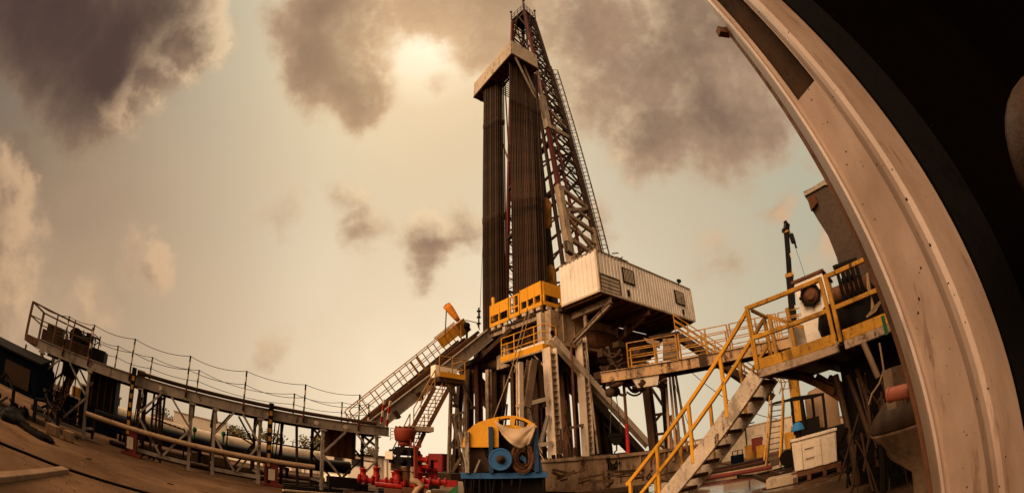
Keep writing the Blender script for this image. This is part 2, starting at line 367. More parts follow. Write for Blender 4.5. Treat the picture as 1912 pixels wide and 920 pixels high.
brace((1040,700),(1182,848),2.6,.3,.4,grime)
brace((866,676),(934,762),.6,.5,.6,grime,u=True)
brace((862,692),(925,775),1.6,.35,.45,grime,u=True)
brace((945,700),(925,860),1.0,.3,.35,beam,u=True)
# splayed A leg on the near side with its ties
brace((1003,672),(1014,760),-1.05,.22,.3,grime)
brace((994,672),(980,760),-1.05,.42,.4,midb)
brace((984,760),(1004,838),-1.1,.14,.2,greyp)
brace((1024,775),(1000,860),-1.1,.14,.18,greyp)
for (a,b) in (((966,758),(1024,743)),((972,836),(1030,826))): brace(a,b,-1.12,.2,.2,colp)
brace((970,676),(972,870),-1.1,.26,.26,colp)
brace((1058,800),(1090,792),-.7,.15,.2,beam)
# left tower (lattice)
for (a,b,v,w) in (((843,712),(838,882),3.0,.17),((869,700),(868,885),3.0,.17),((877,690),(876,885),3.6,.4),((860,712),(850,882),4.4,.34)):
    column(a,b,v,w,beam if w<.2 else grime)
for (a,b) in (((841,775),(870,768)),((839,835),(869,834)),((846,720),(866,835)),((870,772),(842,835)),((845,775),(866,880)),((869,838),(845,880))):
    brace(a,b,3.0,.12,.16,beam)
# right lattice tower
for (a,b,w) in (((1205,700),(1222,842),.42),((1235,700),(1246,840),.2)):
    p=pd(*a,23.5);q=pd(*b,23.5); MB().ibeam(q,p,w,w*.8,UV).build('column',grime if w>.3 else dark,sub)
m=MB()
for (a,b) in (((1208,712),(1240,760)),((1236,770),(1212,800)),((1212,775),(1240,772)),((1216,812),(1243,808)),((1218,815),(1246,842)),((1222,700),(1238,735))): m.bar(pd(*a,23.5),pd(*b,23.5),.1,.14)
m.build('lattice',grime,sub)
# thin pipes running up the near side
for (a,b,v,r,mt) in (((1066,640),(1076,857),-1.3,.07,rustm),((1093,655),(1118,855),-1.3,.06,beam),((1101,700),(1112,855),.2,.08,grime),((1018,660),(1030,870),-.2,.12,dark),((1040,650),(1042,870),.2,.16,dark)):
    MB().tube(pv(*a,v),pv(*b,v),r).build('riser_pipe',mt,sub)
m=MB()
a=pd(1163,700,21);b=pd(1170,790,21);c=pd(1174,864,21); m.tube(a,b,.07);m.build('riser_pipe',rustm,sub); MB().tube(b,c,.09).build('riser_pipe',redp,sub)
# tapered bell nipple / casing hub in the middle
m=MB(); c=R(2.5,3.6,0); m.lathe(c,ZV,[(4,.9),(6,.95),(7.4,1.0),(7.6,.65),(9.9,.6)],16); m.build('bell_nipple',grime,sub)
m=MB(); m.lathe(c,ZV,[(1.3,.55),(4,.55)],14); 
for z in (1.6,2.6,3.6): m.lathe(c+ZV*z,ZV,[(0,.8),(.2,.8)],14)
m.build('wellhead_stack',rustm,sub)
# deck beams, with dark boxes added to darken the underside
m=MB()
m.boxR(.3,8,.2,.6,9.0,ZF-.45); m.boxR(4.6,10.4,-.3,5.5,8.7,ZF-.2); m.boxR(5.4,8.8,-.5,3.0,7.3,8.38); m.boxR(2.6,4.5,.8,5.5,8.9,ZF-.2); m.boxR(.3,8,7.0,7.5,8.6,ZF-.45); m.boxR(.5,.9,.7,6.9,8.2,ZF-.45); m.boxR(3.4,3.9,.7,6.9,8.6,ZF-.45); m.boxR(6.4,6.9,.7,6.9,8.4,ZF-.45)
m.build('deck_beam_and_fill',grime,sub)
m=MB(); m.tube(pu(866,683,.3),pu(985,677,.3),.42,14); m.build('header_pipe',grime,sub)
MB().boxR(-.15,.25,3.0,4.3,7.85,8.75).build('junction_plate',beam,sub)
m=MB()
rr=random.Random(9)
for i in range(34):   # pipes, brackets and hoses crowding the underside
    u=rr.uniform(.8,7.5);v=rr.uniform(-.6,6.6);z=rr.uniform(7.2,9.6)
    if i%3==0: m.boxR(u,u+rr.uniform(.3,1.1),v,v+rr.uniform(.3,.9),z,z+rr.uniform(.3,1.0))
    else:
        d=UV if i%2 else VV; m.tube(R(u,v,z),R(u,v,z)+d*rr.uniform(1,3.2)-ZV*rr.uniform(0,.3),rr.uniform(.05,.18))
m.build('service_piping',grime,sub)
m=MB(); rr=random.Random(19)
for i in range(26):   # hoses and fittings hanging under the right end
    a=pd(1130+rr.uniform(-10,75),rr.uniform(640,735),22.5+rr.uniform(-1,1.5)); b=a+Vector((rr.uniform(.3,1.4),rr.uniform(-.4,.4),rr.uniform(-.5,.3)))
    if i%2: m.pipe(sag(a,b,rr.uniform(.1,.4),6),rr.uniform(.04,.1))
    else: m.box(a,rr.uniform(.3,.8),rr.uniform(.3,.6),rr.uniform(.2,.5))
m.build('hanging_fittings',grime,sub)
for (x,y,d) in ((955,765,23),(985,765,24),(1058,760,23),(1052,800,22.5),(1064,830,22)):
    rr=random.Random(x); m=MB(); p=pd(x,y,d)
    for k in range(5):
        q=p+Vector((rr.uniform(-.3,.3),rr.uniform(-.3,.3),rr.uniform(-.5,.5))); m.pipe(sag(q,q+Vector((rr.uniform(-.3,.3),rr.uniform(-.2,.2),-1.2)),.1,6),.05)
    m.build('hose_bundle',grime,sub)
# clutter on and under the base girder: hanging hoses, clamps, lugs
m=MB(); rr=random.Random(4)
for i in range(30):
    s=rr.random(); a=P0.lerp(P1,s)+Vector((rr.uniform(-.1,.1),-.25,rr.uniform(-.15,.2))); L=rr.uniform(.2,1.5)
    m.pipe(sag(a,a+Vector((rr.uniform(-.6,.6),-.05,-L*rr.random()*.6)),rr.uniform(.05,.4),6),rr.uniform(.025,.06))
for i in range(22):
    s=rr.random(); a=P0.lerp(P2,s)+Vector((0,rr.uniform(0,.5),.1)); m.box(a,rr.uniform(.15,.6),.2,rr.uniform(.1,.35))
m.build('hose_clutter',dark,sub)

# two round openings in the grey girder
for x,y in ((1155,880),(1185,876)):
    pass

# ================================================================ RIG FLOOR
fl=thing('drilling_floor',R(0,0,9.6),'broad steel drilling floor on box girders with rusty edges','rig floor')
MB().boxR(-.15,9.2,-.1,8.2,ZF-.14,ZF).build('deck',grime,fl)
MB().boxR(-.05,.28,-.05,8.0,ZF-.42,ZF-.143).build('edge_beam',beam,fl)
# deep pale box girder at the near corner
m=MB(); a=0.12
m.boxR(-.02,6.2,-.62,-.14,8.6,ZF-.08)
for i in range(6): m.boxR(.9+i*.95,.95+i*.95,-.68,-.621,8.7,ZF-.2)
m.boxR(-.06,6.3,-.74,-.1,8.46,8.597)
m.build('box_girder',paint('girder_tan_paint',(.36,.235,.14),.5,.8),fl)
MB().boxR(.62,11.2,-.925,-.635,10.46,10.83).build('flashing_plate',grime,fl)
MB().boxR(6.35,10.6,-.6,-.17,8.9,10.44).build('edge_beam',grime,fl)
MB().boxR(-.3,.32,-.1,.25,8.5,ZF-.15).build('corner_post',cream,fl)
MB().boxR(-.3,0.1,3.2,3.45,8.3,ZF-.15).build('corner_post',cream,fl)
m=MB(); m.ibeam(R(-.35,5.6,8.6),R(-.35,2.0,9.9),.3,.9,UV); m.ibeam(R(-.3,8.4,8.5),R(-.3,4.6,8.9),.3,.7,UV); m.build('edge_beam',grime,fl)
# mechanism seen in the gap over the small balcony
m=MB(); rr=random.Random(5)
for i in range(9): 
    a=R(rr.uniform(.1,1.0),rr.uniform(.4,2.8),rr.uniform(8.3,9.9)); m.bar(a,a+Vector((rr.uniform(-.9,.9),rr.uniform(-.5,.5),rr.uniform(-.9,.9))),.12,.2)
m.build('gusset_frame',grime,fl)
# yellow wind walls
def windwall(u0,v0,u1,v1,z0,z1,cut,label,posts=3,solid=True):
    t=thing('wind_wall',R((u0+u1)/2,(v0+v1)/2,z0),label,'wind wall','yellow wind walls along the drilling floor edge')
    a=R(u0,v0,0);b=R(u1,v1,0);d=(b-a).normalized();L=(b-a).length
    if solid: MB().bar(a+ZV*((cut+z1)/2),b+ZV*((cut+z1)/2),.05,z1-cut,ZV).build('panel',yel,t)
    else: MB().bar(a+ZV*(z1-.05),b+ZV*(z1-.05),.08,.1).bar(a+ZV*cut,b+ZV*cut,.08,.1).build('panel',yel,t)
    m=MB()
    for i in range(posts): s=.05+(L-.1)*i/(posts-1); p=a+d*s; m.box(p+ZV*((z0+z1)/2),.1,.1,z1-z0,d)
    m.build('frame',yel,t)
    MB().bar(a+ZV*(z0+.12),b+ZV*(z0+.12),.09,.24,ZV).build('kick_plate',yel,t)
    m=MB(); n=int(L/.55)
    for i in range(n): 
        p=a.lerp(b,(i+.5)/n); m.box(p+ZV*(z0-.14),.34,.12,.2,d)
    m.build('sill_bracket',cream,t)
    return t
windwall(-.06,3.06,-.06,5.05,ZF+.25,ZF+1.78,ZF+1.0,'solid yellow wind wall panel at the left end above the ramp head',3)
windwall(-.08,1.98,-.08,2.96,ZF+.3,ZF+1.75,ZF+.95,'open yellow rail panel between the two solid wind walls',3,False)
windwall(-.06,-.02,-.06,1.92,ZF+.35,ZF+1.88,ZF+1.05,'solid yellow wind wall panel at the near corner left face',4)
windwall(.02,-.06,1.55,-.06,ZF+.38,ZF+1.86,ZF+1.05,'short yellow wind wall panel turning the corner beside the white cabin',2)
# floor machinery glimpsed behind the walls
dw=thing('drawworks',R(2,2.2,ZF),'dark greasy winch machinery behind the yellow wind walls','drawworks')
m=MB(); m.lathe(R(1.6,2.0,ZF+.8),VV,[(0,.6),(.1,.6),(.1,.35),(1.6,.35),(1.6,.6),(1.7,.6)],14); m.build('drum',dark,dw)
m=MB(); m.boxR(2.2,3.4,1.6,4.2,ZF,ZF+1.5); m.boxR(2.4,3.2,2.0,3.0,ZF+1.5,ZF+2.2); m.build('housing',grime,dw)
tg=thing('power_tong',R(.5,.8,ZF),'small yellow pipe spinner behind the near yellow wall','pipe tong')
MB().boxR(.3,.9,.9,1.4,ZF+.5,ZF+.95).boxR(.4,.8,1.0,1.3,ZF+.95,ZF+1.15).build('body',yel,tg,.03); MB().tube(R(.6,1.1,ZF),R(.6,1.1,ZF+.5),.07).build('stand',dark,tg)
yp=MB(); yp.tube(pu(921,556,.3),pu(923,600,.3),.13); tag(yp.build('vent_post',yel),'short yellow capped post standing in front of the left pipe rack','post')
rp=thing('pressure_gauge_post',pu(893,612,1.0),'thin dark post with three flanges at the ramp head','flanged pipe')
m=MB(); a=pu(894,612,1.0);b=pu(894,574,1.0); m.tube(a,b,.06); m.build('pipe',grime,rp)
m=MB()
for k in (.2,.5,.8): m.lathe(a.lerp(b,k),ZV,[(0,.16),(.07,.16)],10)
m.build('flange',dark,rp)

# ================================================================ DOGHOUSE (ribbed cabin)
H0u,H1u,H0v,H1v,Hz0,Hz1=.62,11.3,-3.86,-.93,10.68,13.26
dh=thing('cabin_container',R(6,-2.4,Hz0),'long ribbed white steel cabin with barred windows cantilevered beside the drilling floor','site cabin')
def corr_wall(a,b,z0,z1,n,out,dep=.05,skip=()):
    m=MB(); L=(b-a).length; d=(b-a).normalized(); k=int(L/.30); w=L/k; vs=[];fs=[]
    prof=[(0,0),(.55,0),(.66,-1),(.9,-1)]; xs=[]
    for i in range(k):
        for s,o in prof: xs.append((i*w+s*w,o*dep))
    xs.append((L,0))
    for s,o in xs:
        p=a+d*s+out*o; vs+=[p+ZV*z0,p+ZV*z1]
    m.add(vs,[(2*i,2*i+2,2*i+3,2*i+1) for i in range(len(xs)-1)]); return m
a=R(H0u,H0v);b=R(H1u,H0v);c=R(H0u,H1v);e=R(H1u,H1v)
m=corr_wall(a,b,Hz0+.12,Hz1-.06,0,-VV); k=corr_wall(c,a,Hz0+.12,Hz1-.06,0,-UV); m.add(k.v,k.f); k=corr_wall(b,e,Hz0+.12,Hz1-.06,0,UV); m.add(k.v,k.f)
m.boxR(H0u+.02,H1u-.02,H1v-.04,H1v,Hz0+.12,Hz1-.06)
wh=paint('cabin_white_paint',(.72,.62,.52),.24,.35,scale=.9)
m.build('wall',wh,dh)
m=MB()
m.boxR(H0u-.03,H1u+.03,H0v-.03,H1v+.03,Hz1-.058,Hz1); m.boxR(H0u+.05,H1u-.05,H0v+.05,H1v-.05,Hz1+.002,Hz1+.03)
n=34
for i in range(n): u=H0u+.1+(H1u-H0u-.3)*i/(n-1); m.boxR(u,u+.1,H0v-.045,H0v-.031,Hz1-.12,Hz1-.02)
m.build('roof',beam,dh)
m=MB(); m.boxR(H0u-.03,H1u+.03,H0v-.03,H0v+.1,Hz0,Hz0+.118); m.boxR(H0u-.03,H0u+.1,H0v+.103,H1v,Hz0,Hz0+.118); m.boxR(H1u-.1,H1u+.03,H0v+.103,H1v,Hz0,Hz0+.118)
for uu,vv in ((H0u,H0v),(H1u,H0v)): m.boxR(uu-.05 if uu==H0u else uu-.08,uu+.08 if uu==H0u else uu+.05,vv-.05,vv+.08,Hz0+.12,Hz1-.06)
m.build('frame',cream,dh)
m=MB()
n=12
for i in range(n): u=H0u+.2+(H1u-H0u-.5)*i/(n-1); m.boxR(u,u+.1,H0v+.12,H1v,Hz0-.12,Hz0+.05)
m.boxR(H0u+.2,H1u-.2,H0v+.2,H1v-.1,Hz0+.052,Hz0+.09)
m.build('underframe',rustm,dh)
def barred(u0,u1,z0,z1):
    w=MB(); 
    w.boxR(u0-.06,u1+.06,H0v-.07,H0v+.02,z0-.06,z0); w.boxR(u0-.06,u1+.06,H0v-.07,H0v+.02,z1,z1+.06); w.boxR(u0-.06,u0,H0v-.07,H0v+.02,z0,z1); w.boxR(u1,u1+.06,H0v-.07,H0v+.02,z0,z1)
    o=w.build('window',dark,dh)
    MB().boxR(u0,u1,H0v-.02,H0v-.008,z0,z1).build('pane',dark,o)
    g=MB()
    for i in range(7): x=u0+(u1-u0)*(i+.5)/7; g.boxR(x-.017,x+.017,H0v-.075,H0v-.05,z0,z1)
    g.build('bars',cream,o)
barred(2.95,3.95,11.85,12.68); barred(8.9,10.0,11.7,12.55)
m=MB(); m.boxR(.72,2.42,H0v-.035,H0v+.01,10.85,11.72); d_=m.build('shutter',cream,dh)
m=MB()
for z in (11.02,11.25,11.48): m.boxR(.78,2.36,H0v-.052,H0v-.036,z,z+.035)
m.build('slat',grime,d_)
m=MB(); m.boxR(.66,2.48,H0v-.075,H0v-.037,11.722,11.79); m.boxR(.66,.718,H0v-.075,H0v-.037,10.85,11.72); m.boxR(2.422,2.48,H0v-.075,H0v-.037,10.85,11.72); m.build('shutter_frame',grime,dh)
for (u,z) in ((3.1,10.95),(9.5,10.95)):
    MB().boxR(u,u+.22,H0v-.09,H0v-.052,z,z+.38).build('twist_lock',dark,dh)
m=MB(); m.tube(R(10.1,H0v+.2,Hz1+.03),R(10.1,H0v+.2,Hz1+.35),.05); m.tube(R(9.9,H0v+.1,Hz1+.35),R(10.45,H0v+.3,Hz1+.5),.12,8,.16); tag(m.build('floodlight',dark),'small dark floodlight on the far end of the white cabin roof','floodlight')
# brackets carrying the cabin
for i,(u) in enumerate((1.6,5.4,9.4)):
    br=thing('cabin_bracket',R(u,-.7,8.7),('first','middle','farthest')[i]+' triangular steel bracket under the white cabin, counted from the yellow walls','bracket','triangular brackets under the cabin')
    bm_=(beam,rustm,grime)[i]
    MB().ibeam(R(u,-.74,10.3),R(u,H0v+.05,10.4),.24,.34).build('arm',bm_,br)
    MB().ibeam(R(u,-.76,8.75+.35*i),R(u,H0v+.15+.35*i,10.2),.2,.26).build('strut',bm_,br)
    MB().boxR(u-.06,u+.06,-1.9,-1.7,9.4,10.1).build('stiffener',beam,br)
# longitudinal pipes and dark machinery beneath the cabin
ht=thing('underfloor_tank',R(6,0,8),'rust-stained tank and piping slung in shadow beneath the white cabin','tank')
m=MB(); m.lathe(R(3.0,-.2,9.2),UV,[(0,.2),(.15,.75),(1.0,.85),(2.6,.85),(3.0,.4)],16); m.lathe(R(6.6,-.1,9.0),UV,[(0,.3),(.2,.9),(2.2,.95),(2.5,.5)],16); m.build('vessel',rustm,ht)
m=MB(); m.boxR(6.0,9.0,-.4,4,8.2,9.4); m.boxR(4.2,5.6,-.3,1.5,7.9,8.6); m.build('duct',grime,ht)
m=MB(); m.pipe([R(4.4,-1.0,8.8),R(4.5,-1.0,8.0),R(5.0,-1.1,7.4),R(5.8,-1.1,6.6)],.12,8); m.build('pipe',beam,ht)

# ================================================================ PIPE STANDS (racked drill pipe)
def stand_mesh(L):
    m=MB(); prof=[(0,.055)]; z=0
    prof=[(0,.06)]
    for j in range(1,4):
        zj=9.35*j
        if zj<L-.5: prof+=[(zj-.30,.062),(zj-.24,.092),(zj+.26,.092),(zj+.32,.062)]
    prof+=[(L,.062)]
    m.lathe((0,0,0),ZV,prof,7)
    me=bpy.data.meshes.new('drill_pipe_stand'); me.from_pydata(m.v,[],m.f); me.polygons.foreach_set('use_smooth',m.sm); me.materials.append(pipem); return me
SM=stand_mesh(24.2)
def rack(B,T,nu,nv,label,group):
    # B,T: three corners (near, along v, along u) at foot and head
    for i in range(nu):
        for j in range(nv):
            if 0<i<nu-1 and j>1 and j<nv-1 and i>1: continue
            s,t=i/(nu-1),j/(nv-1)
            jx=random.uniform(-.02,.02)
            b=B[0]+(B[1]-B[0])*t+(B[2]-B[0])*s+UV*jx; h=T[0]+(T[1]-T[0])*t+(T[2]-T[0])*s+UV*(jx+random.uniform(-.03,.03))+VV*random.uniform(-.02,.02)
            o=bpy.data.objects.new('drill_pipe_stand',SM); COL.objects.link(o); o.location=b
            o.rotation_mode='QUATERNION'; o.rotation_quaternion=(h-b).normalized().to_track_quat('Z','Y'); o['_w']=tuple(b); OBJS.append(o)
            if i==0:
                w=('first','second','third','fourth','fifth','sixth','seventh','eighth','ninth','tenth','eleventh','twelfth','thirteenth','fourteenth','fifteenth')[nv-1-j]
                tag(o,f"{w} drill pipe from the left in the front row of the {'nearer right' if nv==15 else 'farther left'} rack",'drill pipe',group)
            else: tag(o,label,'drill pipe',group)
ZT=33.9
def w2(px,py,u): return flr(pu(px,py,u),ZF+.02)
b0=w2(1020,530,1.45)-UV*.8; b1=w2(958,545,.65)
t0=pz(1003,150,ZT)-UV*.8; t1=pz(951,114,ZT)
rack([b0,b1,b0+UV*.8],[t0,t1,t0+UV*.8],5,15,'brown drill pipe stand behind the front row of the nearer right rack','drill pipe stands in the right rack')
b0=w2(946,560,1.6)-UV*.7; b1=w2(903,600,.9)
t0=pz(940,160,ZT)-UV*.7; t1=pz(904,166,ZT)
rack([b0,b1,b0+UV*.7],[t0,t1,t0+UV*.7],4,12,'dark drill pipe stand behind the front row of the farther left rack','drill pipe stands in the left rack')

# ================================================================ MAST
ms=thing('derrick_mast',R(4,3,ZF),'tapering lattice drilling mast with red legs, caged ladder and windwalled racking board','derrick mast')
def seg(px,px2,f,c,n=1): return f(*px,c),f(*px2,c)
# leg lines
FR0=R(4.3,.5,ZF);FRT=pu(981,20,2.7)       # near leg, toward the ramp
def legpt(a,b,z): t=(z-a.z)/(b.z-a.z); return a.lerp(b,t)
K1=pv(1036,338,.55)
FR0=pv(1067,505,.55); FR0=K1+(FR0-K1)*((ZF-K1.z)/(FR0.z-K1.z))
FRT=pz(979,20,50.5)
BR_m=pz(1095,380,22.5); BRT=pz(998,38,50.5); BR0=BR_m+(BR_m-BRT)*((ZF-BR_m.z)/(BR_m.z-BRT.z))
FLT=pz(957,40,50.5); FL0=pz(949,400,24.5); FL0=FL0+(FL0-FLT)*((ZF-FL0.z)/(FL0.z-FLT.z))
BLT=FLT+(BRT-FRT); BL0=FL0+(BR0-FR0)*.9
def leg(a,b,z0,z1,r,mt):
    p=legpt(a,b,z0);q=legpt(a,b,z1); return MB().bar(p,q,r,r,UV).build('leg',mt,ms)
tanleg=paint('worn_tan_leg_paint',(.40,.29,.19),.55,.7)
redleg=paint('red_leg_paint',(.11,.018,.012),.35,.6)
brownleg=paint('brown_leg_paint',(.055,.025,.014),.5,.6)
leg(FR0,FRT,ZF,legpt(FR0,FRT,22).z,.5,tanleg); leg(FR0,FRT,22,36,.32,redleg); leg(FR0,FRT,36,50.5,.3,redleg)
leg(BR0,BRT,ZF,20,.42,tanleg); leg(BR0,BRT,20,50.5,.32,brownleg)
leg(FL0,FLT,ZF,50.5,.3,redleg); leg(BL0,BLT,ZF,50.5,.3,brownleg)
def panel(A,B,z0,z1,n,w,mt,name='lattice',x=True,wires=False):
    m=MB()
    for i in range(n):
        za=z0+(z1-z0)*i/n; zb=z0+(z1-z0)*(i+1)/n
        a0,a1=legpt(*A,za),legpt(*A,zb); b0,b1=legpt(*B,za),legpt(*B,zb)
        m.bar(a1,b1,w,w)
        if i%2 or x: m.bar(a0,b1,w*.8,w*.8)
        if not i%2 or x: m.bar(b0,a1,w*.8,w*.8)
        m.bar((a0+a1)/2,(b0+b1)/2,w*.6,w*.6)
    return m.build(name,mt,ms)
F=(FR0,FRT);B_=(BR0,BRT);FL=(FL0,FLT);BL=(BL0,BLT)
panel(F,B_,ZF+2,22,4,.28,tanleg,x=False); panel(F,B_,22,50,13,.13,brownleg); panel(F,B_,23,49,22,.05,brownleg,name='light_bracing')
panel(B_,BL,ZF+2,50,12,.2,brownleg,x=False)
panel(BL,FL,ZF+2,50,16,.13,brownleg); panel(BL,FL,ZF+3,49,30,.045,brownleg,name='light_bracing')
m=MB()
for z in (22,27,32,39,44,50): m.bar(legpt(*F,z),legpt(*FL,z),.3 if z<40 else .16,.25)
m.build('cross_girder',brownleg,ms)
# second red tube inside the near face
m=MB(); m.tube(legpt(*F,36).lerp(legpt(*B_,36),.25),legpt(*F,13).lerp(legpt(*B_,13),.33),.13); m.build('raising_cylinder',redleg,ms)
m=MB(); m.tube(legpt(*F,33).lerp(legpt(*FL,33),.25),R(2.6,1.6,ZF),.30,10); m.build('guide_rail',grime,ms)
m=MB(); m.tube(legpt(*F,33).lerp(legpt(*FL,33),.12),R(3.4,1.0,ZF),.16,8); m.build('standpipe',brownleg,ms)
tb=MB(); p=pv(1019,400,2.2); tb.lathe(p,ZV,[(-1.3,.2),(-1,.42),(.9,.5),(1.3,.3)],12); tb.build('travelling_block',yelo,ms)
tb=MB(); p=pv(1030,520,2.0); tb.lathe(p,ZV,[(-1.5,.2),(-1,.35),(.6,.35),(1.0,.15)],12); tb.build('swivel',yelo,ms)
# drilling lines
m=MB()
for k in range(6): m.tube(R(2.8+.12*k,3.0+.1*k,50),p+Vector((.08*k-.2,0,1)),.02,4)
m.build('drilling_line',wirem,ms)
# caged ladder up the rear leg
def ladder(A,B,z0,z1,off,name='ladder'):
    m=MB(); out=(UV*.5-VV*.85).normalized()
    n=int((z1-z0)/.5); s=None
    for i in range(n):
        z=z0+(z1-z0)*i/n; z2=z0+(z1-z0)*(i+1)/n
        p=legpt(A,B,z)+out*.28;q=legpt(A,B,z2)+out*.28; t=(UV*.85+VV*.5).normalized()*.24
        m.bar(p-t,q-t,.05);m.bar(p+t,q+t,.05);m.bar(p-t,p+t,.04)
    m.build(name,brownleg,ms)
    m=MB(); n=int((z1-z0)/.85)
    side=(UV*.85+VV*.5).normalized()
    def hoop(z):
        p=legpt(A,B,z)+out*.22; return [p+side*(.36*math.cos(a))+out*(.26+.36*math.sin(a)) for a in [math.pi*(1.25-1.5*k/8) for k in range(9)]]
    prev=None
    for i in range(n):
        h=hoop(z0+(z1-z0)*i/n); m.pipe(h,.035,4)
        if prev:
            for k in (1,3,4,5,7): m.tube(prev[k],h[k],.022,4,cap=False)
        prev=h
    m.build('ladder_cage',brownleg,ms)
ladder(BR0,BRT,16.5,40.5,0)
# crown
m=MB(); cc=(FRT+FLT+BRT+BLT)/4
def ringpts(z,k): return [p.lerp(cc,-k)+ZV*(z-p.z) for p in (FRT,BRT,BLT,FLT)]
r0=ringpts(50.5,.12); r1=ringpts(50.8,.12)
m.hexa(r0+r1); m.build('crown_deck',dark,ms)
m=MB(); rp_=ringpts(50.8,.1)
for i in range(4):
    a,b=rp_[i],rp_[(i+1)%4]
    for h in (.55,1.1): m.bar(a+ZV*h,b+ZV*h,.05)
    for k in range(4): q=a.lerp(b,k/4); m.bar(q,q+ZV*1.1,.05)
for a in rp_: m.bar(a,a+ZV*1.9,.1); m.box(a+ZV*1.95,.22,.22,.3)
m.bar(rp_[0]+ZV*1.1,rp_[0]+ZV*2.2,.08); m.build('crown_railing',brownleg,ms)
m=MB()
for k in range(4): m.lathe(cc+UV*(-.6+.35*k)+VV*-.4-ZV*.5,VV,[(0,.65),(.1,.65)],14)
m.build('crown_sheave',dark,ms)
m=MB()
for k in range(4): a=r0[k]; b=legpt(*(F,B_,BL,FL)[k],46); m.bar(a.lerp(r0[(k+1)%4],.5),b,.12); m.bar(a.lerp(r0[(k+3)%4],.5),b,.12)
m.build('crown_brace',brownleg,ms)
# racking board (monkey board) with windwalls
ZB=34.0; C0=pz(955,100,ZB); CL=pz(885,181,ZB); CR=pz(1004,128,ZB)
dl=(CL-C0); dr=(CR-C0); WB=1.5
rb=MB()
nl=(dr.normalized()); 
def wallseg(a,b,h0,h1,t=.08): rb.bar(a+ZV*((h0+h1)/2),b+ZV*((h0+h1)/2),t,h1-h0,ZV)
wallseg(C0,CL,0,1.95); wallseg(C0+nl*.1,CR,0,1.95)
wallseg(CL,CL+nl*1.3,0,1.95)
rb.build('racking_board_windwall',cream,ms)
fr=MB()
e1=nl*WB; e2=dl.normalized()*WB
for (a,b) in ((C0,CL),(C0+e1,CL+e1),(C0+e1*.5,CL+e1*.5)): fr.bar(a-ZV*.1,b-ZV*.1,.14,.2)
for (a,b) in ((C0,CR),(C0+e2,CR+e2)): fr.bar(a-ZV*.1,b-ZV*.1,.14,.2)
n=10
for i in range(n+1): a=C0.lerp(CL,i/n)-ZV*.05; fr.bar(a,a+e1,.06,.12)
for i in range(6): a=C0.lerp(CR,i/5)-ZV*.05; fr.bar(a,a+e2,.06,.12)
fr.build('racking_board_frame',grime,ms)
dk=MB(); dk.hexa([C0+ZV*.02,CL+ZV*.02,CL+e1*.95+ZV*.02,C0+e1*.95+ZV*.02,C0+ZV*.06,CL+ZV*.06,CL+e1*.95+ZV*.06,C0+e1*.95+ZV*.06]); dk.hexa([C0+nl*WB+ZV*.02,CR+ZV*.02,CR+e2+ZV*.02,C0+nl*WB+e2+ZV*.02,C0+nl*WB+ZV*.06,CR+ZV*.06,CR+e2+ZV*.06,C0+nl*WB+e2+ZV*.06]); dk.build('racking_board_deck',rustm,ms)
fg=MB()
for k in range(9):   # fingers between the two racks
    a=C0.lerp(CL,.42+.035*k)+e1; fg.bar(a,a+nl*2.2,.06,.08)
fg.build('finger',beam,ms)
m=MB(); 
for k in (.05,.5,.97): a=C0.lerp(CL,k)+e1; m.bar(a,legpt(*(F if k<.4 else FL),30),.12,.16)
m.bar(CR,legpt(*F,30.5),.14,.18); m.bar(C0+dr*.1,legpt(*F,29.5),.14,.18); m.build('racking_board_strut',cream,ms)
m=MB(); m.bar(legpt(*F,28.5),legpt(*F,33),.5,.5); m.bar(legpt(*F,29),legpt(*B_,30),.25,.4); m.bar(legpt(*F,32),legpt(*B_,31),.2,.3); m.build('mast_joint',cream,ms)
# lamp on the mast foot
fl_=thing('mast_floodlight',pv(1062,460,-.2),'square floodlight hung on the mast foot above the cabin roof','floodlight')
a=pv(1062,463,-.2); MB().box(a,.75,.25,.8,(UV+VV*.3)).build('housing',grime,fl_); MB().box(a-VV*.14-UV*.02,.6,.03,.62,(UV+VV*.3)).build('lens',paint('lamp_lens',(.35,.28,.18),0,.3,rough=.2),fl_)
# platform and rails at foot of caged ladder
lp=thing('ladder_platform',legpt(BR0,BRT,16.5),'small railed landing at the foot of the caged mast ladder above the cabin','landing')
a=legpt(BR0,BRT,17.0)+UV*.5-VV*.6
m=MB(); m.box(a,1.6,1.2,.08); m.build('deck',grime,lp)
m=MB(); rr=random.Random(2)
for z in (-.3,-.1,.15): m.bar(a+UV*.2+ZV*z-VV*.5,a+UV*1.7+ZV*z-VV*.5,.06,.1)
for k in range(14): q=a+Vector((rr.uniform(-1,.8),rr.uniform(-.7,.7),rr.uniform(-.9,.6))); m.tube(q,q+Vector((rr.uniform(-.8,.8),rr.uniform(-.8,.8),rr.uniform(-.5,.7))),.05)
m.build('rail',brownleg,lp)
guy=MB(); guy.tube(pu(896,590,2.2),pz(903,420,26),.02,4); tag(guy.build('guy_wire',wirem),'thin steel guy wire rising beside the left pipe rack','wire')
# ================================================================ CATWALK (raised pipe walkway on the left)
ZC=3.49; VF=2.44; VR_=4.35
cw=thing('catwalk',R(-17,3.4,0),'long raised pipe catwalk on braced grey steel trestles left of the rig','catwalk')
UL,UR=-26.0,-8.2
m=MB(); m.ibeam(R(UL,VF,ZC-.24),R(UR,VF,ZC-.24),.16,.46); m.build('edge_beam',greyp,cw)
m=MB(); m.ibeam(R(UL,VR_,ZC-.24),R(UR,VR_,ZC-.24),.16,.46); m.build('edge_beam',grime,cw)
m=MB(); m.boxR(UL+.02,UR-.02,VF+.09,VR_-.09,ZC-.16,ZC-.02)
for i in range(22): u=UL+.4+i*.82; m.boxR(u,u+.1,VF+.09,VR_-.09,ZC-.4,ZC-.163)
m.build('deck',dark,cw)
m=MB()
for px in (300,504,590,644): p=pv(px,{300:715,504:756,590:779,644:787}[px],VF); m.lathe(R(uv(p)[0],VF-.1,ZC-.26),-VV,[(0,.1),(.06,.1)],10)
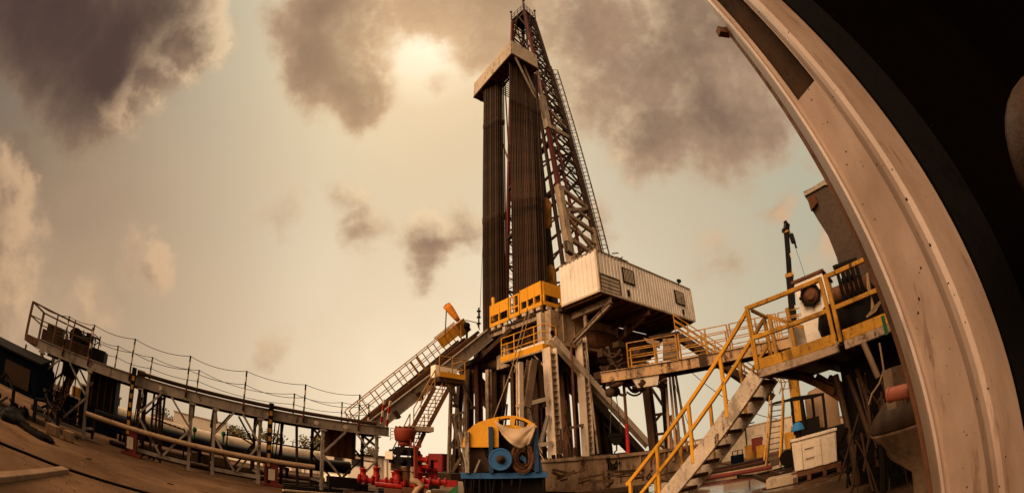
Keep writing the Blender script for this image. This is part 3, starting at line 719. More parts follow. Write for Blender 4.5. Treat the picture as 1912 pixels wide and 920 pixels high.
m.build('lifting_lug',cream,cw)
def foot(p): return flr(p,0)
bays=[((81,645),(172,668),0),((266,700),(362,726),1),((405,742),(489,756),2),((604,784),(704,797),3)]
for (a,b,i) in bays:
    ua,ub=uv(pv(*a,VF))[0],uv(pv(*b,VF))[0]
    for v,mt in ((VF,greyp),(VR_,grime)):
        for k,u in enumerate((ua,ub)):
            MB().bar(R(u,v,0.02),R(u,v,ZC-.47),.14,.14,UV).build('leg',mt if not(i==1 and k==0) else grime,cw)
        m=MB(); o=.005 if v==VF else -.005; s=-1 if v==VF else 1; vv=v+s*.09
        w=ub-ua
        m.bar(R(ua+.05,vv,1.9),R(ua+w*.40,vv,ZC-.5),.07,.09,UV); m.bar(R(ub-.05,vv,1.9),R(ua+w*.60,vv,ZC-.5),.07,.09,UV)
        m.bar(R(ua+.05,vv,1.75),R(ua+w*.47,vv,.42),.07,.09,UV); m.bar(R(ub-.05,vv,1.75),R(ua+w*.53,vv,.42),.07,.09,UV)
        m.bar(R(ua-.1,v,.33),R(ub+.1,v,.33),.11,.16,ZV)
        m.build('trestle_brace',mt,cw)
    m=MB()
    for u in (ua,ub):
        m.bar(R(u,VF+.08,.5),R(u,VR_-.08,.5),.09,.09); m.bar(R(u+.1,VF,ZC-1.1),R(u+.1,VR_,ZC-.5),.08,.1); m.bar(R(u-.1,VF,ZC-.5),R(u-.1,VR_,ZC-1.3),.08,.1)
        m.box(R(u,VF-.02,ZC-.55),.3,.3,.08)
    m.build('cross_tie',greyp,cw)
# end frame cantilever
m=MB(); m.bar(R(UL-.7,VF,ZC-.2),R(UL,VF,ZC-.2),.12,.3); m.bar(R(UL-.7,VR_,ZC-.2),R(UL,VR_,ZC-.2),.12,.3); m.bar(R(UL-.7,VF,ZC-.2),R(UL-.7,VR_,ZC-.2),.12,.3); m.build('end_beam',rustm,cw)
m=MB()
for v in (VF,VR_):
    m.bar(R(UL-.7,v,ZC-.2),R(UL-.7,v,ZC+1.4),.11); m.bar(R(UL-.7,v,ZC+1.4),R(UL+2.9,v,ZC+1.2),.07); m.bar(R(UL-.7,v,ZC+.8),R(UL+2.9,v,ZC+.7),.05)
    for k in (.9,1.9,2.9): m.bar(R(UL+k,v,ZC-.02),R(UL+k,v,ZC+1.35),.06)
m.bar(R(UL-.7,VF,ZC+1.4),R(UL-.7,VR_,ZC+1.4),.08); m.bar(R(UL-.7,VF,ZC+.8),R(UL-.7,VR_,ZC+.8),.06)
m.build('end_railing',rustm,cw)
wn=thing('catwalk_winch',R(UL+1.5,3.3,ZC),'rusty hydraulic winch and motor unit parked on the far left end of the catwalk','winch')
m=MB(); m.boxR(UL+.1,UL+2.9,VF+.2,VR_-.2,ZC,ZC+.5); m.boxR(UL+.3,UL+1.2,VF+.3,VR_-.4,ZC+.5,ZC+.85); m.build('body',grime,wn,.03)
m=MB(); m.lathe(R(UL+2.0,VF+.3,ZC+.75),VV,[(0,.38),(.08,.38),(.08,.2),(1.1,.2),(1.1,.38),(1.2,.38)],14); m.build('drum',dark,wn)
m=MB(); m.boxR(UL+2.55,UL+2.85,VF+.3,VF+.8,ZC+.5,ZC+1.1); m.boxR(UL+3.0,UL+3.7,VF+.2,VF+1.0,ZC+.02,ZC+.55); m.build('valve_box',dark,wn)
m=MB(); rr=random.Random(6)
for k in range(8): a=R(UL+rr.uniform(.2,3.6),VF+rr.uniform(.1,1),ZC+rr.uniform(.4,.9)); m.pipe(sag(a,a+UV*rr.uniform(.3,.9)+VV*rr.uniform(-.3,.3)+ZV*rr.uniform(-.2,.25),-rr.uniform(.05,.3),6),.025)
m.build('hose',rubber,wn)
# hoses and bucket hanging under the end
m=MB()
for k in range(5): m.pipe(sag(R(UL+1.2+.25*k,VF+.8,ZC-.3),R(UL+.3+.4*k,VR_+.3,1.1),.4+.15*k,9),.035)
tag(m.build('hydraulic_hose',rubber),'black hydraulic hoses looping down below the left end of the catwalk','hose')
m=MB(); m.lathe(R(UL+1.7,VF+1.2,ZC-1.1),ZV,[(0,.3),(.1,.4),(.6,.45),(.68,.3)],12); tag(m.build('hanging_drum',dark),'dark round drum slung under the left end of the catwalk','drum')
# posts and safety ropes
def striped_post(p,h,lab,grp):
    t=thing('safety_post',p,lab,'safety post',grp)
    m=MB(); m.tube(p+ZV*.0,p+ZV*h,.04,7); m.build('pole',dark,t)
    for k in range(3):
        q=p+ZV*(h*(.12+.30*k)); MB().tube(q,q+ZV*h*.13,.044,7).build('stripe',(redd,cream,cream)[k],t)
    return p+ZV*h
ord_=['first','second','third','fourth','fifth','sixth','seventh','eighth']
ft=[];rt=[]
for i,(x,y) in enumerate(((130,590),(177,606),(253,632),(356,664),(461,692),(571,717),(672,736))):
    p=pv(x,y,VF-.06); h=p.z-(ZC-.35); ft.append(striped_post(p-ZV*h,h,f'{ord_[i]} striped safety post along the front edge of the catwalk, counted from the left end','striped posts along the front of the catwalk'))
for i,(x,y) in enumerate(((179,630),(221,645),(285,666),(372,690),(550,734),(639,750),(689,754))):
    p=pv(x,y,VR_+.05); h=p.z-(ZC-.3); rt.append(striped_post(p-ZV*h,h,f'{ord_[i]} thin safety post along the rear edge of the catwalk, counted from the left end','thin posts along the rear of the catwalk'))
def rope(tops,dz,nm,lab,extra=None):
    m=MB(); T=[t-ZV*dz for t in tops]
    if extra: T=extra[0]+T+extra[1]
    for a,b in zip(T,T[1:]): m.pipe(sag(a,b,.02+.05*(b-a).length*random.uniform(.5,1.2),8),.014,4)
    tag(m.build('safety_rope',wirem),lab,'rope')
rope(ft,.02,'r','upper safety rope sagging between the front posts of the catwalk',([R(UL-.3,VF,ZC+1.38)],[R(-8.0,4.9,ZC+1.25)]))
rope(ft,.62,'r','lower safety rope sagging between the front posts of the catwalk',([R(UL+.4,VF,ZC+.8)],[R(-8.0,4.9,ZC+.65)]))
rope(rt,.02,'r','upper safety rope sagging between the rear posts of the catwalk')
rope(rt,.55,'r','lower safety rope sagging between the rear posts of the catwalk')
# pipes on and beside the catwalk
a=pv(258,688,VF-.02);b=pv(702,786,VF-.02); a.z=b.z=ZC+.11
m=MB(); m.lathe(a,(b-a),[(0,.14),(.35,.14),(.4,.09),((b-a).length-.3,.09),((b-a).length-.25,.11),((b-a).length,.11)],10); tag(m.build('drill_pipe',grime),'single drill pipe lying on the front edge of the catwalk deck','drill pipe')
a=pv(160,778,VF-.28);b=pv(587,874,VF-.28)
a.z=b.z=1.16
m=MB(); m.lathe(a,(b-a),[(0,.11)]+[(x,.11) for x in (4,8)]+[((b-a).length,.11)],12); tag(m.build('tan_pipe',pipet),'long tan pipe strapped along the front legs of the catwalk','pipe')
a=pv(177,765,6.0);b=pv(652,872,6.0); z=1.22
a.z=b.z=z; m=MB(); m.lathe(a,(b-a),[(0,.36),((b-a).length,.36)],20); m.lathe(b-(b-a).normalized()*.01,(b-a),[(0,.30),(.012,.30)],20); tag(m.build('casing_pipe',pipeb),'large black casing pipe lying on rests behind the catwalk, nearest the trestles','casing pipe','large casing pipes behind the catwalk')
a2=a+VV*.98+UV*.6+ZV*.36; b2=b+VV*.98-UV*1.2+ZV*.36; m=MB(); m.lathe(a2,(b2-a2),[(0,.40),((b2-a2).length,.40)],20); tag(m.build('casing_pipe',cream),'large casing pipe, painted pale for a lit top, lying behind the black casing pipe','casing pipe','large casing pipes behind the catwalk')  # pale colour stands in for the lit upper surface of the casing
m=MB();m.lathe(a2+VV*.9-ZV*.2,(b2-a2),[(0,.36),((b2-a2).length-4,.36)],16); tag(m.build('casing_pipe',cream),'large cream casing pipe farthest behind the catwalk','casing pipe','large casing pipes behind the catwalk')
for i,u in enumerate((-21.5,-17.2,-12.6)):
    t=thing('pipe_rest',R(u,6.7,0),f'{("left","middle","right")[i]} dark trestle rest under the large casing pipes','pipe rest','trestle rests under the casing pipes')
    MB().bar(R(u,5.2,.78),R(u,8.4,.78),.2,.14).build('bearer',dark,t)
    for s in (5.3,6.8,8.3): MB().bar(R(u,s,.02),R(u,s,.71),.14,.14,UV).build('leg',dark,t)
# ground pipes lying lower behind (brown)
for i,(v,r,zz) in enumerate(((4.9,.13,.15),(5.2,.13,.15),(9.0,.2,.22))):
    m=MB(); m.tube(R(-22,v,zz),R(-9.5,v,zz),r,10); tag(m.build('ground_pipe',(pipem,pipet,pipem)[i]),('thin brown pipe on the sand just behind the catwalk legs','thin tan pipe on the sand beside the thin brown pipe behind the catwalk legs','brown pipe on the sand beyond the large casing pipes')[i],'pipe')
# pipe-handling lifters with striped uprights
def lifter(xs,label,side):
    t=thing('pipe_lifter',flr(pv(*xs[0],VF-.2)),label,'pipe lifter','upright pipe lifters at the catwalk')
    base=flr(pv(*xs[0],VF-.2)); u0,v0=uv(base)
    H=ZC+.25
    m=MB(); m.bar(R(u0,v0,.02),R(u0,v0,H),.2,.2,UV); m.build('upright',dark,t)
    for k in range(7):
        z=.9+k*.38
        if z<H-.3: MB().bar(R(u0+side*.01,v0-.112,z),R(u0+side*.01,v0-.112,z+.2),.13,.02,VV).build('stripe',yelo,t)
    for s in (.7,1.5):
        MB().tube(R(u0+s,v0+.5,.1),R(u0+s*.9,v0+.5,ZC-.45),.07,8).build('guide_tube',grime,t)
    m=MB(); m.boxR(u0-.25,u0+.7,v0-.2,v0+.6,.02,.14); m.boxR(u0-.1,u0+.45,v0-.1,v0+.5,.14,1.2); m.build('base',redd,t)
    m=MB(); m.boxR(u0+.0,u0+.3,v0-.125,v0-.1,.3,.8); m.build('sign_plate',cream,t)
    m=MB(); 
    for k in range(3): m.pipe(sag(R(u0+.3+.2*k,v0+.4,ZC-.5),R(u0+.2+.15*k,v0+.3,1.2),.1,6),.03)
    m.build('hose',rubber,t)
lifter([(236,860)],'yellow-striped dark pipe lifter upright with red base, left half of the catwalk',1)
lifter([(500,905)],'yellow-striped dark pipe lifter upright with red base, right half of the catwalk',-1)
for i,(x,x2) in enumerate(((276,250),(292,262),(300,283),(312,300))):
    a=pv(x,705,VR_-.6-.25*i); b=flr(a); MB_=MB(); MB_.tube(b,Vector((b.x,b.y,ZC-.4)),.06,7); tag(MB_.build('stanchion',grime),f'{ord_[i]} bare dark stanchion under the catwalk beside the left pipe lifter, counted from the left','stanchion','bare stanchions by the left pipe lifter')
# bins slung under the deck
def bin_(u0,u1,v0,v1,z0,z1,label):
    t=thing('hanging_bin',R((u0+u1)/2,(v0+v1)/2,z0),label,'bin'); 
    MB().boxR(u0,u1,v0,v1,z0,z1).build('shell',rustm if u0>-15 else dark,t,.03); m=MB()
    for k in range(4): u=u0+(u1-u0)*(k+.5)/4; m.boxR(u-.04,u+.04,v0-.05,v0-.002,z0+.05,z1-.05)
    m.build('rib',grime,t)
q0=uv(pv(612,800,3.3))[0];q1=uv(pv(664,812,3.3))[0]; bin_(q0,q1,3.2,4.2,1.75,ZC-.42,'rusty brown rectangular bin slung under the right end of the catwalk')
q0=uv(pv(172,700,3.3))[0];q1=uv(pv(222,700,3.3))[0]; bin_(q0,q1,3.0,4.25,1.5,ZC-.42,'dark bin slung under the catwalk beside the steep steps')
# steep steps under the left end
st=thing('catwalk_steps',R(-25,4.5,0),'steep dark steps climbing to the left end of the catwalk','steps')
a=pv(150,668,4.6);b=pv(128,770,4.6); a.z=ZC; b.z=.05; b=a-VV*0+Vector((0,0,-ZC+.05))-UV*1.3
for s in (-.4,.4): MB().bar(b+VV*s,a+VV*s,.06,.22).build('stringer',rustm,st)
for i in range(9):
    p=b.lerp(a,(i+.5)/9); MB().bar(p-VV*.38,p+VV*.38,.2,.04).build('tread',dark,st)
m=MB()
for s in (-.45,.45): m.bar(b+VV*s+ZV*.9,a+VV*s+ZV*.9,.05); m.bar(b+VV*s,b+VV*s+ZV*.9,.05); m.bar(a.lerp(b,.5)+VV*s,a.lerp(b,.5)+VV*s+ZV*.9,.05)
m.build('handrail',yelo,st)
# black-and-yellow barrier bars
def barrier(pa,pb,v,label):
    a=pv(*pa,v);b=pv(*pb,v); t=thing('striped_barrier',flr(a),label,'barrier bar','black and yellow barrier bars')
    MB().tube(a,b,.045,8).build('bar',dark,t)
    n=7
    for k in range(n): MB().tube(a.lerp(b,(k+.1)/n),a.lerp(b,(k+.55)/n),.05,8).build('stripe',yelo,t)
    for e in (a,b): MB().tube(flr(e,.02),e,.04).build('post',dark,t)
barrier((600,845),(700,862),5.4,'black and yellow barrier bar behind the right end trestle of the catwalk')
barrier((425,800),(470,828),5.6,'short black and yellow barrier bar above the casing pipes in mid catwalk')
barrier((285,780),(345,802),5.6,'black and yellow barrier bar above the casing pipes behind the left trestles')
# pallet of timber blocks and black lumps standing in for shadow near the left legs
for i,(x,y,w) in enumerate(((98,812,.5),(128,824,.4))):
    p=pz(x,y,0); tag(MB().box(p+ZV*.2,w,w,.38,UV).build('support_block',timber,bevel=.02),('large','small')[i]+' timber block under the sill beam by the left trestle of the catwalk','timber block','timber blocks by the left trestle')
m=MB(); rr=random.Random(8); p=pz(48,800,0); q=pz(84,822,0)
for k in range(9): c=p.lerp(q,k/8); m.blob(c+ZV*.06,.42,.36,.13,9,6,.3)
tag(m.build('trestle_shadow_lumps',rubber),'flat black lumps standing in for shadow on the sand by the left trestle','shadow stand-in')

# ================================================================ RAMP with handrail
rmp=thing('pipe_ramp',R(-4,5.6,ZC),'steep steel pipe ramp rising from the catwalk to the drilling floor','pipe ramp')
vr0,vr1=4.98,6.25
A0=R(-8.1,vr0,ZC+.05);A1=R(-.15,vr0,ZF-.25)
B0=R(-8.1,vr1,ZC+.05);B1=R(-.15,vr1,ZF-.25)
MB().ibeam(A0,A1,.22,.75).build('side_beam',greyp,rmp); MB().ibeam(B0,B1,.22,.6).build('side_beam',grime,rmp)
m=MB(); o=ZV*.22; m.bar(A0.lerp(B0,.5)+o,A1.lerp(B1,.5)+o,vr1-vr0-.24,.06,ZV); m.build('slide_plate',rustm,rmp)
m=MB(); m.bar(A0+ZV*.42+VV*.15,A1+ZV*.42+VV*.15,.12,.16); m.bar(B0+ZV*.5,B1+ZV*.5,.12,.2); m.build('side_rail',rustm,rmp)
m=MB()
for k in (.18,.36,.62): p=A0.lerp(A1,k); m.box(p-ZV*.3,.2,.5,.5,(A1-A0))
m.build('clamp',grime,rmp)
# walkway rail beside the ramp (far side)
rl=thing('ramp_walkway',R(-4,7,ZC),'narrow stepped walkway with rusty yellow handrail along the far side of the pipe ramp','ramp walkway')
C0_=R(-8.1,6.6,ZC+.2);C1_=R(-1.0,6.6,ZF-.35)
m=MB(); m.bar(C0_,C1_,.12,.3); m.bar(C0_+VV*.8,C1_+VV*.8,.12,.3); m.build('stringer',grime,rl)
n=22; m=MB()
for k in range(n): p=C0_.lerp(C1_,(k+.5)/n); m.bar(p,p+VV*.8,.25,.04)
o=m.build('steps',rustm,rl)
t_=(C1_-C0_).normalized(); nr=Vector((-t_.z*UV.x,-t_.z*UV.y,t_.dot(UV)))
for s,dist in ((0,0),(1,.8)):
    m=MB(); off=VV*dist; H=1.15
    a=C0_+off;b=C1_+off
    m.pipe([a+t_*0,a-t_*.25+nr*.6,a+t_*.1+nr*H,b+nr*H],.035,6); m.bar(a+nr*.62,b+nr*.62,.045)
    k=0
    while k<9.6: m.bar(a+t_*k,a+t_*k+nr*H,.05); k+=1.05
    m.build('handrail',yelo,rl)
m=MB()
for k in (5.2,5.75): p=C0_+t_*k; m.bar(p+nr*.1,p+nr*1.15,.16,.06)
m.build('gate_post',yelo,rl)
sg=pv(832,640,8.5)
hd=thing('ramp_head_cabinet',flr(sg,8),'yellow panel and control box with pale notice board atop the ramp walkway','control panel')
p=pv(838,628,8.6); MB().box(p,1.9,.12,.75,(t_)).build('panel',yel,hd); MB().box(p+nr*.5,2.2,.06,.22,t_).build('notice_board',hutw,hd)
p=pv(862,612,8.0); MB().box(p,.9,.5,1.0,(t_)).build('box',yelo,hd)
m=MB(); p=pv(872,598,7.6); m.blob(p-ZV*.4,.26,.22,.28,8,6,.15); m.tube(p-ZV*.4,p-ZV*1.4,.08); m.build('winch_motor',dark,hd)
m=MB(); a=R(-.9,7.3,ZF-.3); m.pipe([a,a+ZV*1.2,a+ZV*1.6+UV*.4,a+ZV*1.6+UV*1.3,a+ZV*1.1+UV*1.6],.035,6); m.build('hoop_rail',yelo,hd)
# striped marker posts at the ramp foot
for i,(x,y,x2,y2) in enumerate(((718,745,712,790),(729,748,722,797))):
    a=pu(x,y,-7.9);b=pu(x2,y2,-7.9); t=thing('marker_post',b,('left','right')[i]+' red and white striped marker post at the foot of the ramp','marker post','striped marker posts at the ramp foot')
    MB().bar(b,a,.1,.1,UV).build('pole',cream,t)
    for k in (.05,.55): MB().bar(b.lerp(a,k),b.lerp(a,k+.25),.106,.106,UV).build('stripe',redp,t)
# windsock
wp=pd(841,573,30)
ws=thing('windsock',flr(pd(832,640,30),8),'orange windsock drooping from a thin mast above the ramp','windsock')
a=pd(834,570,30); MB().tube(pd(831,628,30),a+ZV*.1,.04).build('mast',wirem,ws)
b=pd(856,598,30); m=MB(); L=(b-a).length
d=(b-a).normalized(); x=d.cross(ZV).normalized(); y=x.cross(d); vs=[];n=14
for j,(s,r) in enumerate(((0,.28),(.25,.27),(.5,.24),(.8,.19),(1,.14))):
    for i in range(n): an=2*math.pi*i/n; vs.append(a+d*(s*L)+(x*math.cos(an)+y*math.sin(an))*r*(1+.05*math.sin(5*an+j)))
m.add(vs,[(j*n+i,j*n+(i+1)%n,(j+1)*n+(i+1)%n,(j+1)*n+i) for j in range(4) for i in range(n)],True)
sock=paint('orange_cloth',(.62,.20,.02),0,.3,rough=.9)
ob=m.build('sock',sock,ws); sm=ob.modifiers.new('thick','SOLIDIFY'); sm.thickness=.01
MB().lathe(a-d*.02,d,[(0,.29),(.04,.29)],14).build('hoop',dark,ws)

# ================================================================ SIDE STAIR AND LANDING beside the left tower
sl_=thing('side_stair',flr(pd(780,700,22)),'steep zigzag steel stair under the pipe ramp with open treads','stair')
def stair_flight(t,A,B,wv,n,rails=True,mt=grime,rail=yelo,hr=1.0,w=.22,tw=.24,rr_=.03,treads=True):
    for s in (0,1): MB().bar(A+wv*s,B+wv*s,.06,w,ZV).build('stringer',mt,t)
    for i in range(n):
        p=A.lerp(B,(i+.5)/n); d=(B-A);d.z=0;d.normalize()
        m=MB(); m.hexa([p-d*tw/2-ZV*.02+wv*.04,p+d*tw/2-ZV*.02+wv*.04,p+d*tw/2-ZV*.02+wv*.96,p-d*tw/2-ZV*.02+wv*.96,p-d*tw/2+ZV*.02+wv*.04,p+d*tw/2+ZV*.02+wv*.04,p+d*tw/2+ZV*.02+wv*.96,p-d*tw/2+ZV*.02+wv*.96]); m.build('tread',mt,t)
    if rails:
        for s in (0,1):
            m=MB(); a=A+wv*s;b=B+wv*s
            m.tube(a+ZV*hr,b+ZV*hr,rr_,6); m.tube(a+ZV*hr*.5,b+ZV*hr*.5,rr_*.8,6)
            for k in (0,.33,.66,1): m.tube(a.lerp(b,k),a.lerp(b,k)+ZV*hr,rr_,6)
            m.build('handrail',rail,t)
A=pd(812,722,24.5);B=pd(772,795,24.1); wv=pd(838,722,24.7)-A; wv.z=0
stair_flight(sl_,A,B,wv,11,True,rustm,yelo,.95)
A2=pd(765,805,24.1);B2=pd(733,872,23.7); stair_flight(sl_,A2,B2,wv,9,True,rustm,yelo,.95)
m=MB(); c=(B+A2)/2+wv*.5; m.box(c,1.3,1.2,.25,wv); m.build('landing',beam,sl_)
bc=thing('tower_landing',flr(pd(850,700,22.5),6),'small railed landing with yellow kick plates on the left lattice tower','landing')
a=pv(820,715,2.6);b=pv(868,697,2.6); a.z=b.z=(a.z+b.z)/2
m=MB(); m.hexa([a-ZV*.25,b-ZV*.25,b+VV*1.4-ZV*.25,a+VV*1.4-ZV*.25,a,b,b+VV*1.4,a+VV*1.4]); m.build('deck',grime,bc)
m=MB(); m.bar(a+ZV*.14-VV*.03,b+ZV*.14-VV*.03,.05,.28); m.build('kick_plate',yel,bc)
m=MB()
for h in (.6,1.15): m.tube(a+ZV*h,b+ZV*h,.03,6); m.tube(b+ZV*h,b+VV*1.4+ZV*h,.03,6)
for k in (0,.5,1): q=a.lerp(b,k); m.tube(q,q+ZV*1.15,.035,6)
m.build('railing',yelo,bc)
m=MB(); m.boxR(uv(b)[0]-1.6,uv(b)[0]-.2,uv(b)[1]+.5,uv(b)[1]+1.0,b.z+.05,b.z+.75); m.build('locker',hutw,bc)
m=MB(); 
for k in (.2,.9): q=a.lerp(b,k); m.tube(q,q-ZV*1.5+UV*.7,.04); m.box(q-ZV*1.5+UV*.7,.3,.1,.18)
m.build('strut',grime,bc)

# ================================================================ SMALL YELLOW BALCONY under the floor corner
bal=thing('inspection_balcony',R(-.4,1,8),'small balcony with bright yellow handrails under the near floor corner','balcony')
zb=8.1; u0,u1,v0,v1=-.8,.3,-.66,2.95
MB().boxR(u0,u1,v0,v1,zb-.16,zb).build('deck',grime,bal)
m=MB(); m.boxR(u0-.05,u0-.004,v0-.05,v1+.05,zb-.1,zb+.24); m.boxR(u0,u1,v0-.05,v0-.004,zb-.1,zb+.24); m.build('kick_plate',yel,bal)
m=MB(); m.boxR(u0-.058,u0-.004,v0-.06,v1+.05,zb-.2,zb-.104); m.boxR(u0,u1,v0-.056,v0-.004,zb-.2,zb-.104); m.build('edge_trim',beam,bal)
m=MB()
for h in (.55,.95,1.38):
    m.pipe([R(u0,v1,zb+h),R(u0,v0+.5,zb+h),R(u0+.1,v0,zb+h+.04),R(u1,v0,zb+h)],.03,6); m.tube(R(u0,v1,zb+h),R(u1-.3,v1+.3,zb+h),.03,6)
for v in (v1,1.75,.0): m.tube(R(u0,v,zb),R(u0,v,zb+1.38),.035,6)
m.tube(R(u1,v0,zb),R(u1,v0,zb+1.38),.035,6); m.tube(R(u0,2.4,zb),R(u0,2.4,zb+.95),.025,6)
m.build('railing',yel,bal)
m=MB(); m.boxR(-.35,.05,-.3,2.2,zb+.02,zb+.55); m.build('storage_box',hutw,bal)
m=MB(); m.boxR(-.05,.25,-.62,-.45,zb+.5,zb+1.3); m.boxR(-.75,-.72,.0,.05,0+zb,zb+.1); m.build('gauge_box',cream,bal)
m=MB(); m.tube(R(-.02,-.64,zb+1.0),R(-.02,-.70,zb+1.0),.14,12); m.build('gauge',dark,bal)
m=MB()
for v in (.2,2.2): m.tube(R(u0+.1,v,zb-.17),R(u0+.7,v-.9,zb-1.6),.05)
m.build('strut',beam,bal)
m=MB(); a=pu(985,575,-.9);b=pu(955,690,-1.2);c=pu(918,790,-2.5)
m.tube(a,b,.035,6); m.tube(b,c,.035,6); m.tube(pu(990,580,-.9),pu(960,695,-1.1),.03,6); tag(m.build('hoist_line',ropem),'two frayed hoist lines running from the floor edge past the balcony to the winch','rope')
# ================================================================ BLUE WINCH UNIT in front of the rig
XV=Vector((1,0,0)); YV=Vector((0,1,0))
wu=thing('winch_unit',(-.5,17.3,0),'blue framed reel unit with yellow half-round guard and stained canvas before the rig','reel unit')
O_=Vector((-.5,16.95,0))
def L_(x,y,z): return O_+XV*x+YV*y+ZV*z
def lb(m,x0,x1,y0,y1,z0,z1): return m.hexa([L_(x0,y0,z0),L_(x1,y0,z0),L_(x1,y1,z0),L_(x0,y1,z0),L_(x0,y0,z1),L_(x1,y0,z1),L_(x1,y1,z1),L_(x0,y1,z1)])
m=MB(); lb(m,-1.55,1.55,0,.12,1.22,1.44); lb(m,-1.55,1.55,2.2,2.32,1.22,1.44); lb(m,-1.55,-1.43,.121,2.199,1.22,1.44); lb(m,1.43,1.55,.121,2.199,1.22,1.44); lb(m,-1.42,1.42,.125,2.195,1.24,1.28)
m.build('base_frame',bluep,wu,.01)
m=MB()
rr=random.Random(12)
lb(m,-1.5,1.5,.5,2.2,.05,1.215)
for i in range(22):
    x=rr.uniform(-1.5,1.5); a=L_(x,rr.uniform(.0,.2),1.2); m.pipe(sag(a,a+Vector((rr.uniform(-.15,.15),0,-rr.uniform(.2,1.1))),rr.uniform(.02,.2),5),rr.uniform(.02,.06),5)
m.build('hanging_hoses',dark,wu)
for (x,y,z1) in ((-1.38,-.14,3.0),(-.52,-.14,3.18),(1.10,-.14,3.12),(-1.38,2.2,3.0),(1.08,2.2,3.0)):
    m=MB(); lb(m,x,x+.15,y,y+.15,1.445,z1); m.build('post',blued if x!=-1.38 else greyp,wu)
m=MB(); m.bar(L_(-1.35,.16,2.95),L_(-.35,.16,3.02),.1,.1); m.bar(L_(-1.3,.05,1.45),L_(-1.6,.05,3.0),.06); m.bar(L_(-1.05,-.02,1.46),L_(-.85,-.02,1.95),.06); m.bar(L_(1.15,.0,2.2),L_(.85,-.02,1.46),.07); m.build('rail',greyp,wu)
m=MB(); m.bar(L_(.62,.05,2.05),L_(1.25,.03,1.46),.12,.16);  m.bar(L_(1.16,.02,2.4),L_(1.32,.02,1.46),.1,.12); m.build('stay',bluep,wu)
# guard: solid yellow hood on the left, slotted arch on the right
def wy(x,y,off=0.0):
    q=ray(x,y); return EV+q*((16.95+off)/q.y)
hood=[(863,834),(866,818),(873,805),(883,795),(896,788),(912,783),(931,779),(931,800),(931,834)]
m=MB(); fr_=[wy(x,y,.02) for x,y in hood]; m.prism(fr_,YV*.03)
for p,q in zip(fr_[:6],fr_[1:7]): m.hexa([p,q,q+YV*1.7,p+YV*1.7,p+ZV*.03,q+ZV*.03,q+YV*1.7+ZV*.03,p+YV*1.7+ZV*.03])
m.build('guard',yel,wu)
m=MB()
ctr=wy(952,842,.5); 
def arc(r0,r1,a0,a1,n,y0,y1):
    for i in range(n):
        a=math.radians(a0+(a1-a0)*i/n); c=math.radians(a0+(a1-a0)*(i+1)/n)
        P=[]
        for yy in (y0,y1):
            for (t_,r_) in ((a,r0),(c,r0),(c,r1),(a,r1)): P.append(ctr+XV*r_*math.cos(t_)+ZV*r_*math.sin(t_)+YV*yy)
        m.hexa(P)
R1=(wy(952,775,.5)-ctr).z
arc(R1-.10,R1,42,150,22,0,.05); arc(R1-.50,R1-.36,42,150,22,0,.05); arc(R1-.03,R1,42,150,22,.055,1.3)
for a0 in (52,84,116,142): arc(R1-.36,R1-.10,a0-4.5,a0+4.5,2,0,.05)
m.build('guard_arch',yel,wu)
m=MB(); m.lathe(L_(.0,.62,2.05),YV,[(0,.6),(.02,.85),(.1,.85),(.12,.5),(1.3,.5),(1.32,.85),(1.4,.85)],26); m.build('drum',dark,wu)
m=MB(); lb(m,-1.3,1.15,.75,2.0,1.3,2.55); m.build('gearbox',dark,wu)
m=MB(); m.lathe(L_(-.85,.25,1.95),YV,[(0,.52),(.05,.56),(.5,.56)],24); m.build('brake_drum',grime,wu)
rl_=MB(); c=L_(-.10,-.34,1.95)
rl_.lathe(c,YV,[(.02,.33),(0,.38),(0,.42),(.03,.42),(.031,.20),(.25,.20),(.251,.42),(.28,.42)],28); o=rl_.build('hose_reel',bluep,wu)
m=MB(); m.lathe(c-YV*.02,-YV,[(0,.15),(.06,.15),(.08,.08),(.2,.06)],10)
for k in range(8): a=k*.785; m.lathe(c+XV*.15*math.cos(a)+ZV*.15*math.sin(a)-YV*.01,-YV,[(0,.022),(.04,.022)],6)
m.lathe(c-YV*.12,-YV,[(0,.03),(.14,.03)],8); m.build('hub',grime,o)
m=MB(); rr=random.Random(1); cc_=L_(.68,-.18,2.0)
for k in range(16):
    r=.20+.016*k+rr.uniform(-.02,.02); ph=rr.random()*.4
    m.pipe([cc_+XV*(r*.92*math.cos(t)+rr.uniform(-.012,.012))+ZV*(r*1.35*math.sin(t))+YV*(.02*math.sin(k)+.12*rr.random()*.3) for t in [2*math.pi*q/18+ph for q in range(19)]],.014,5)
m.build('hose_coil',rustm,wu)
m=MB(); m.pipe([L_(-.78,.25,3.1),L_(-.7,.2,2.5),L_(-.62,.1,2.1),L_(-.3,.0,1.6),L_(.0,-.02,1.5)],.03,6); m.pipe([L_(-.7,.25,3.1),L_(-.62,.2,2.5),L_(-.5,.1,2.0),L_(-.2,.0,1.55)],.025,6); m.pipe([L_(.8,-.2,2.5),L_(.82,-.2,2.0),L_(.85,-.1,1.45)],.03,6); m.build('cable',rubber,wu)
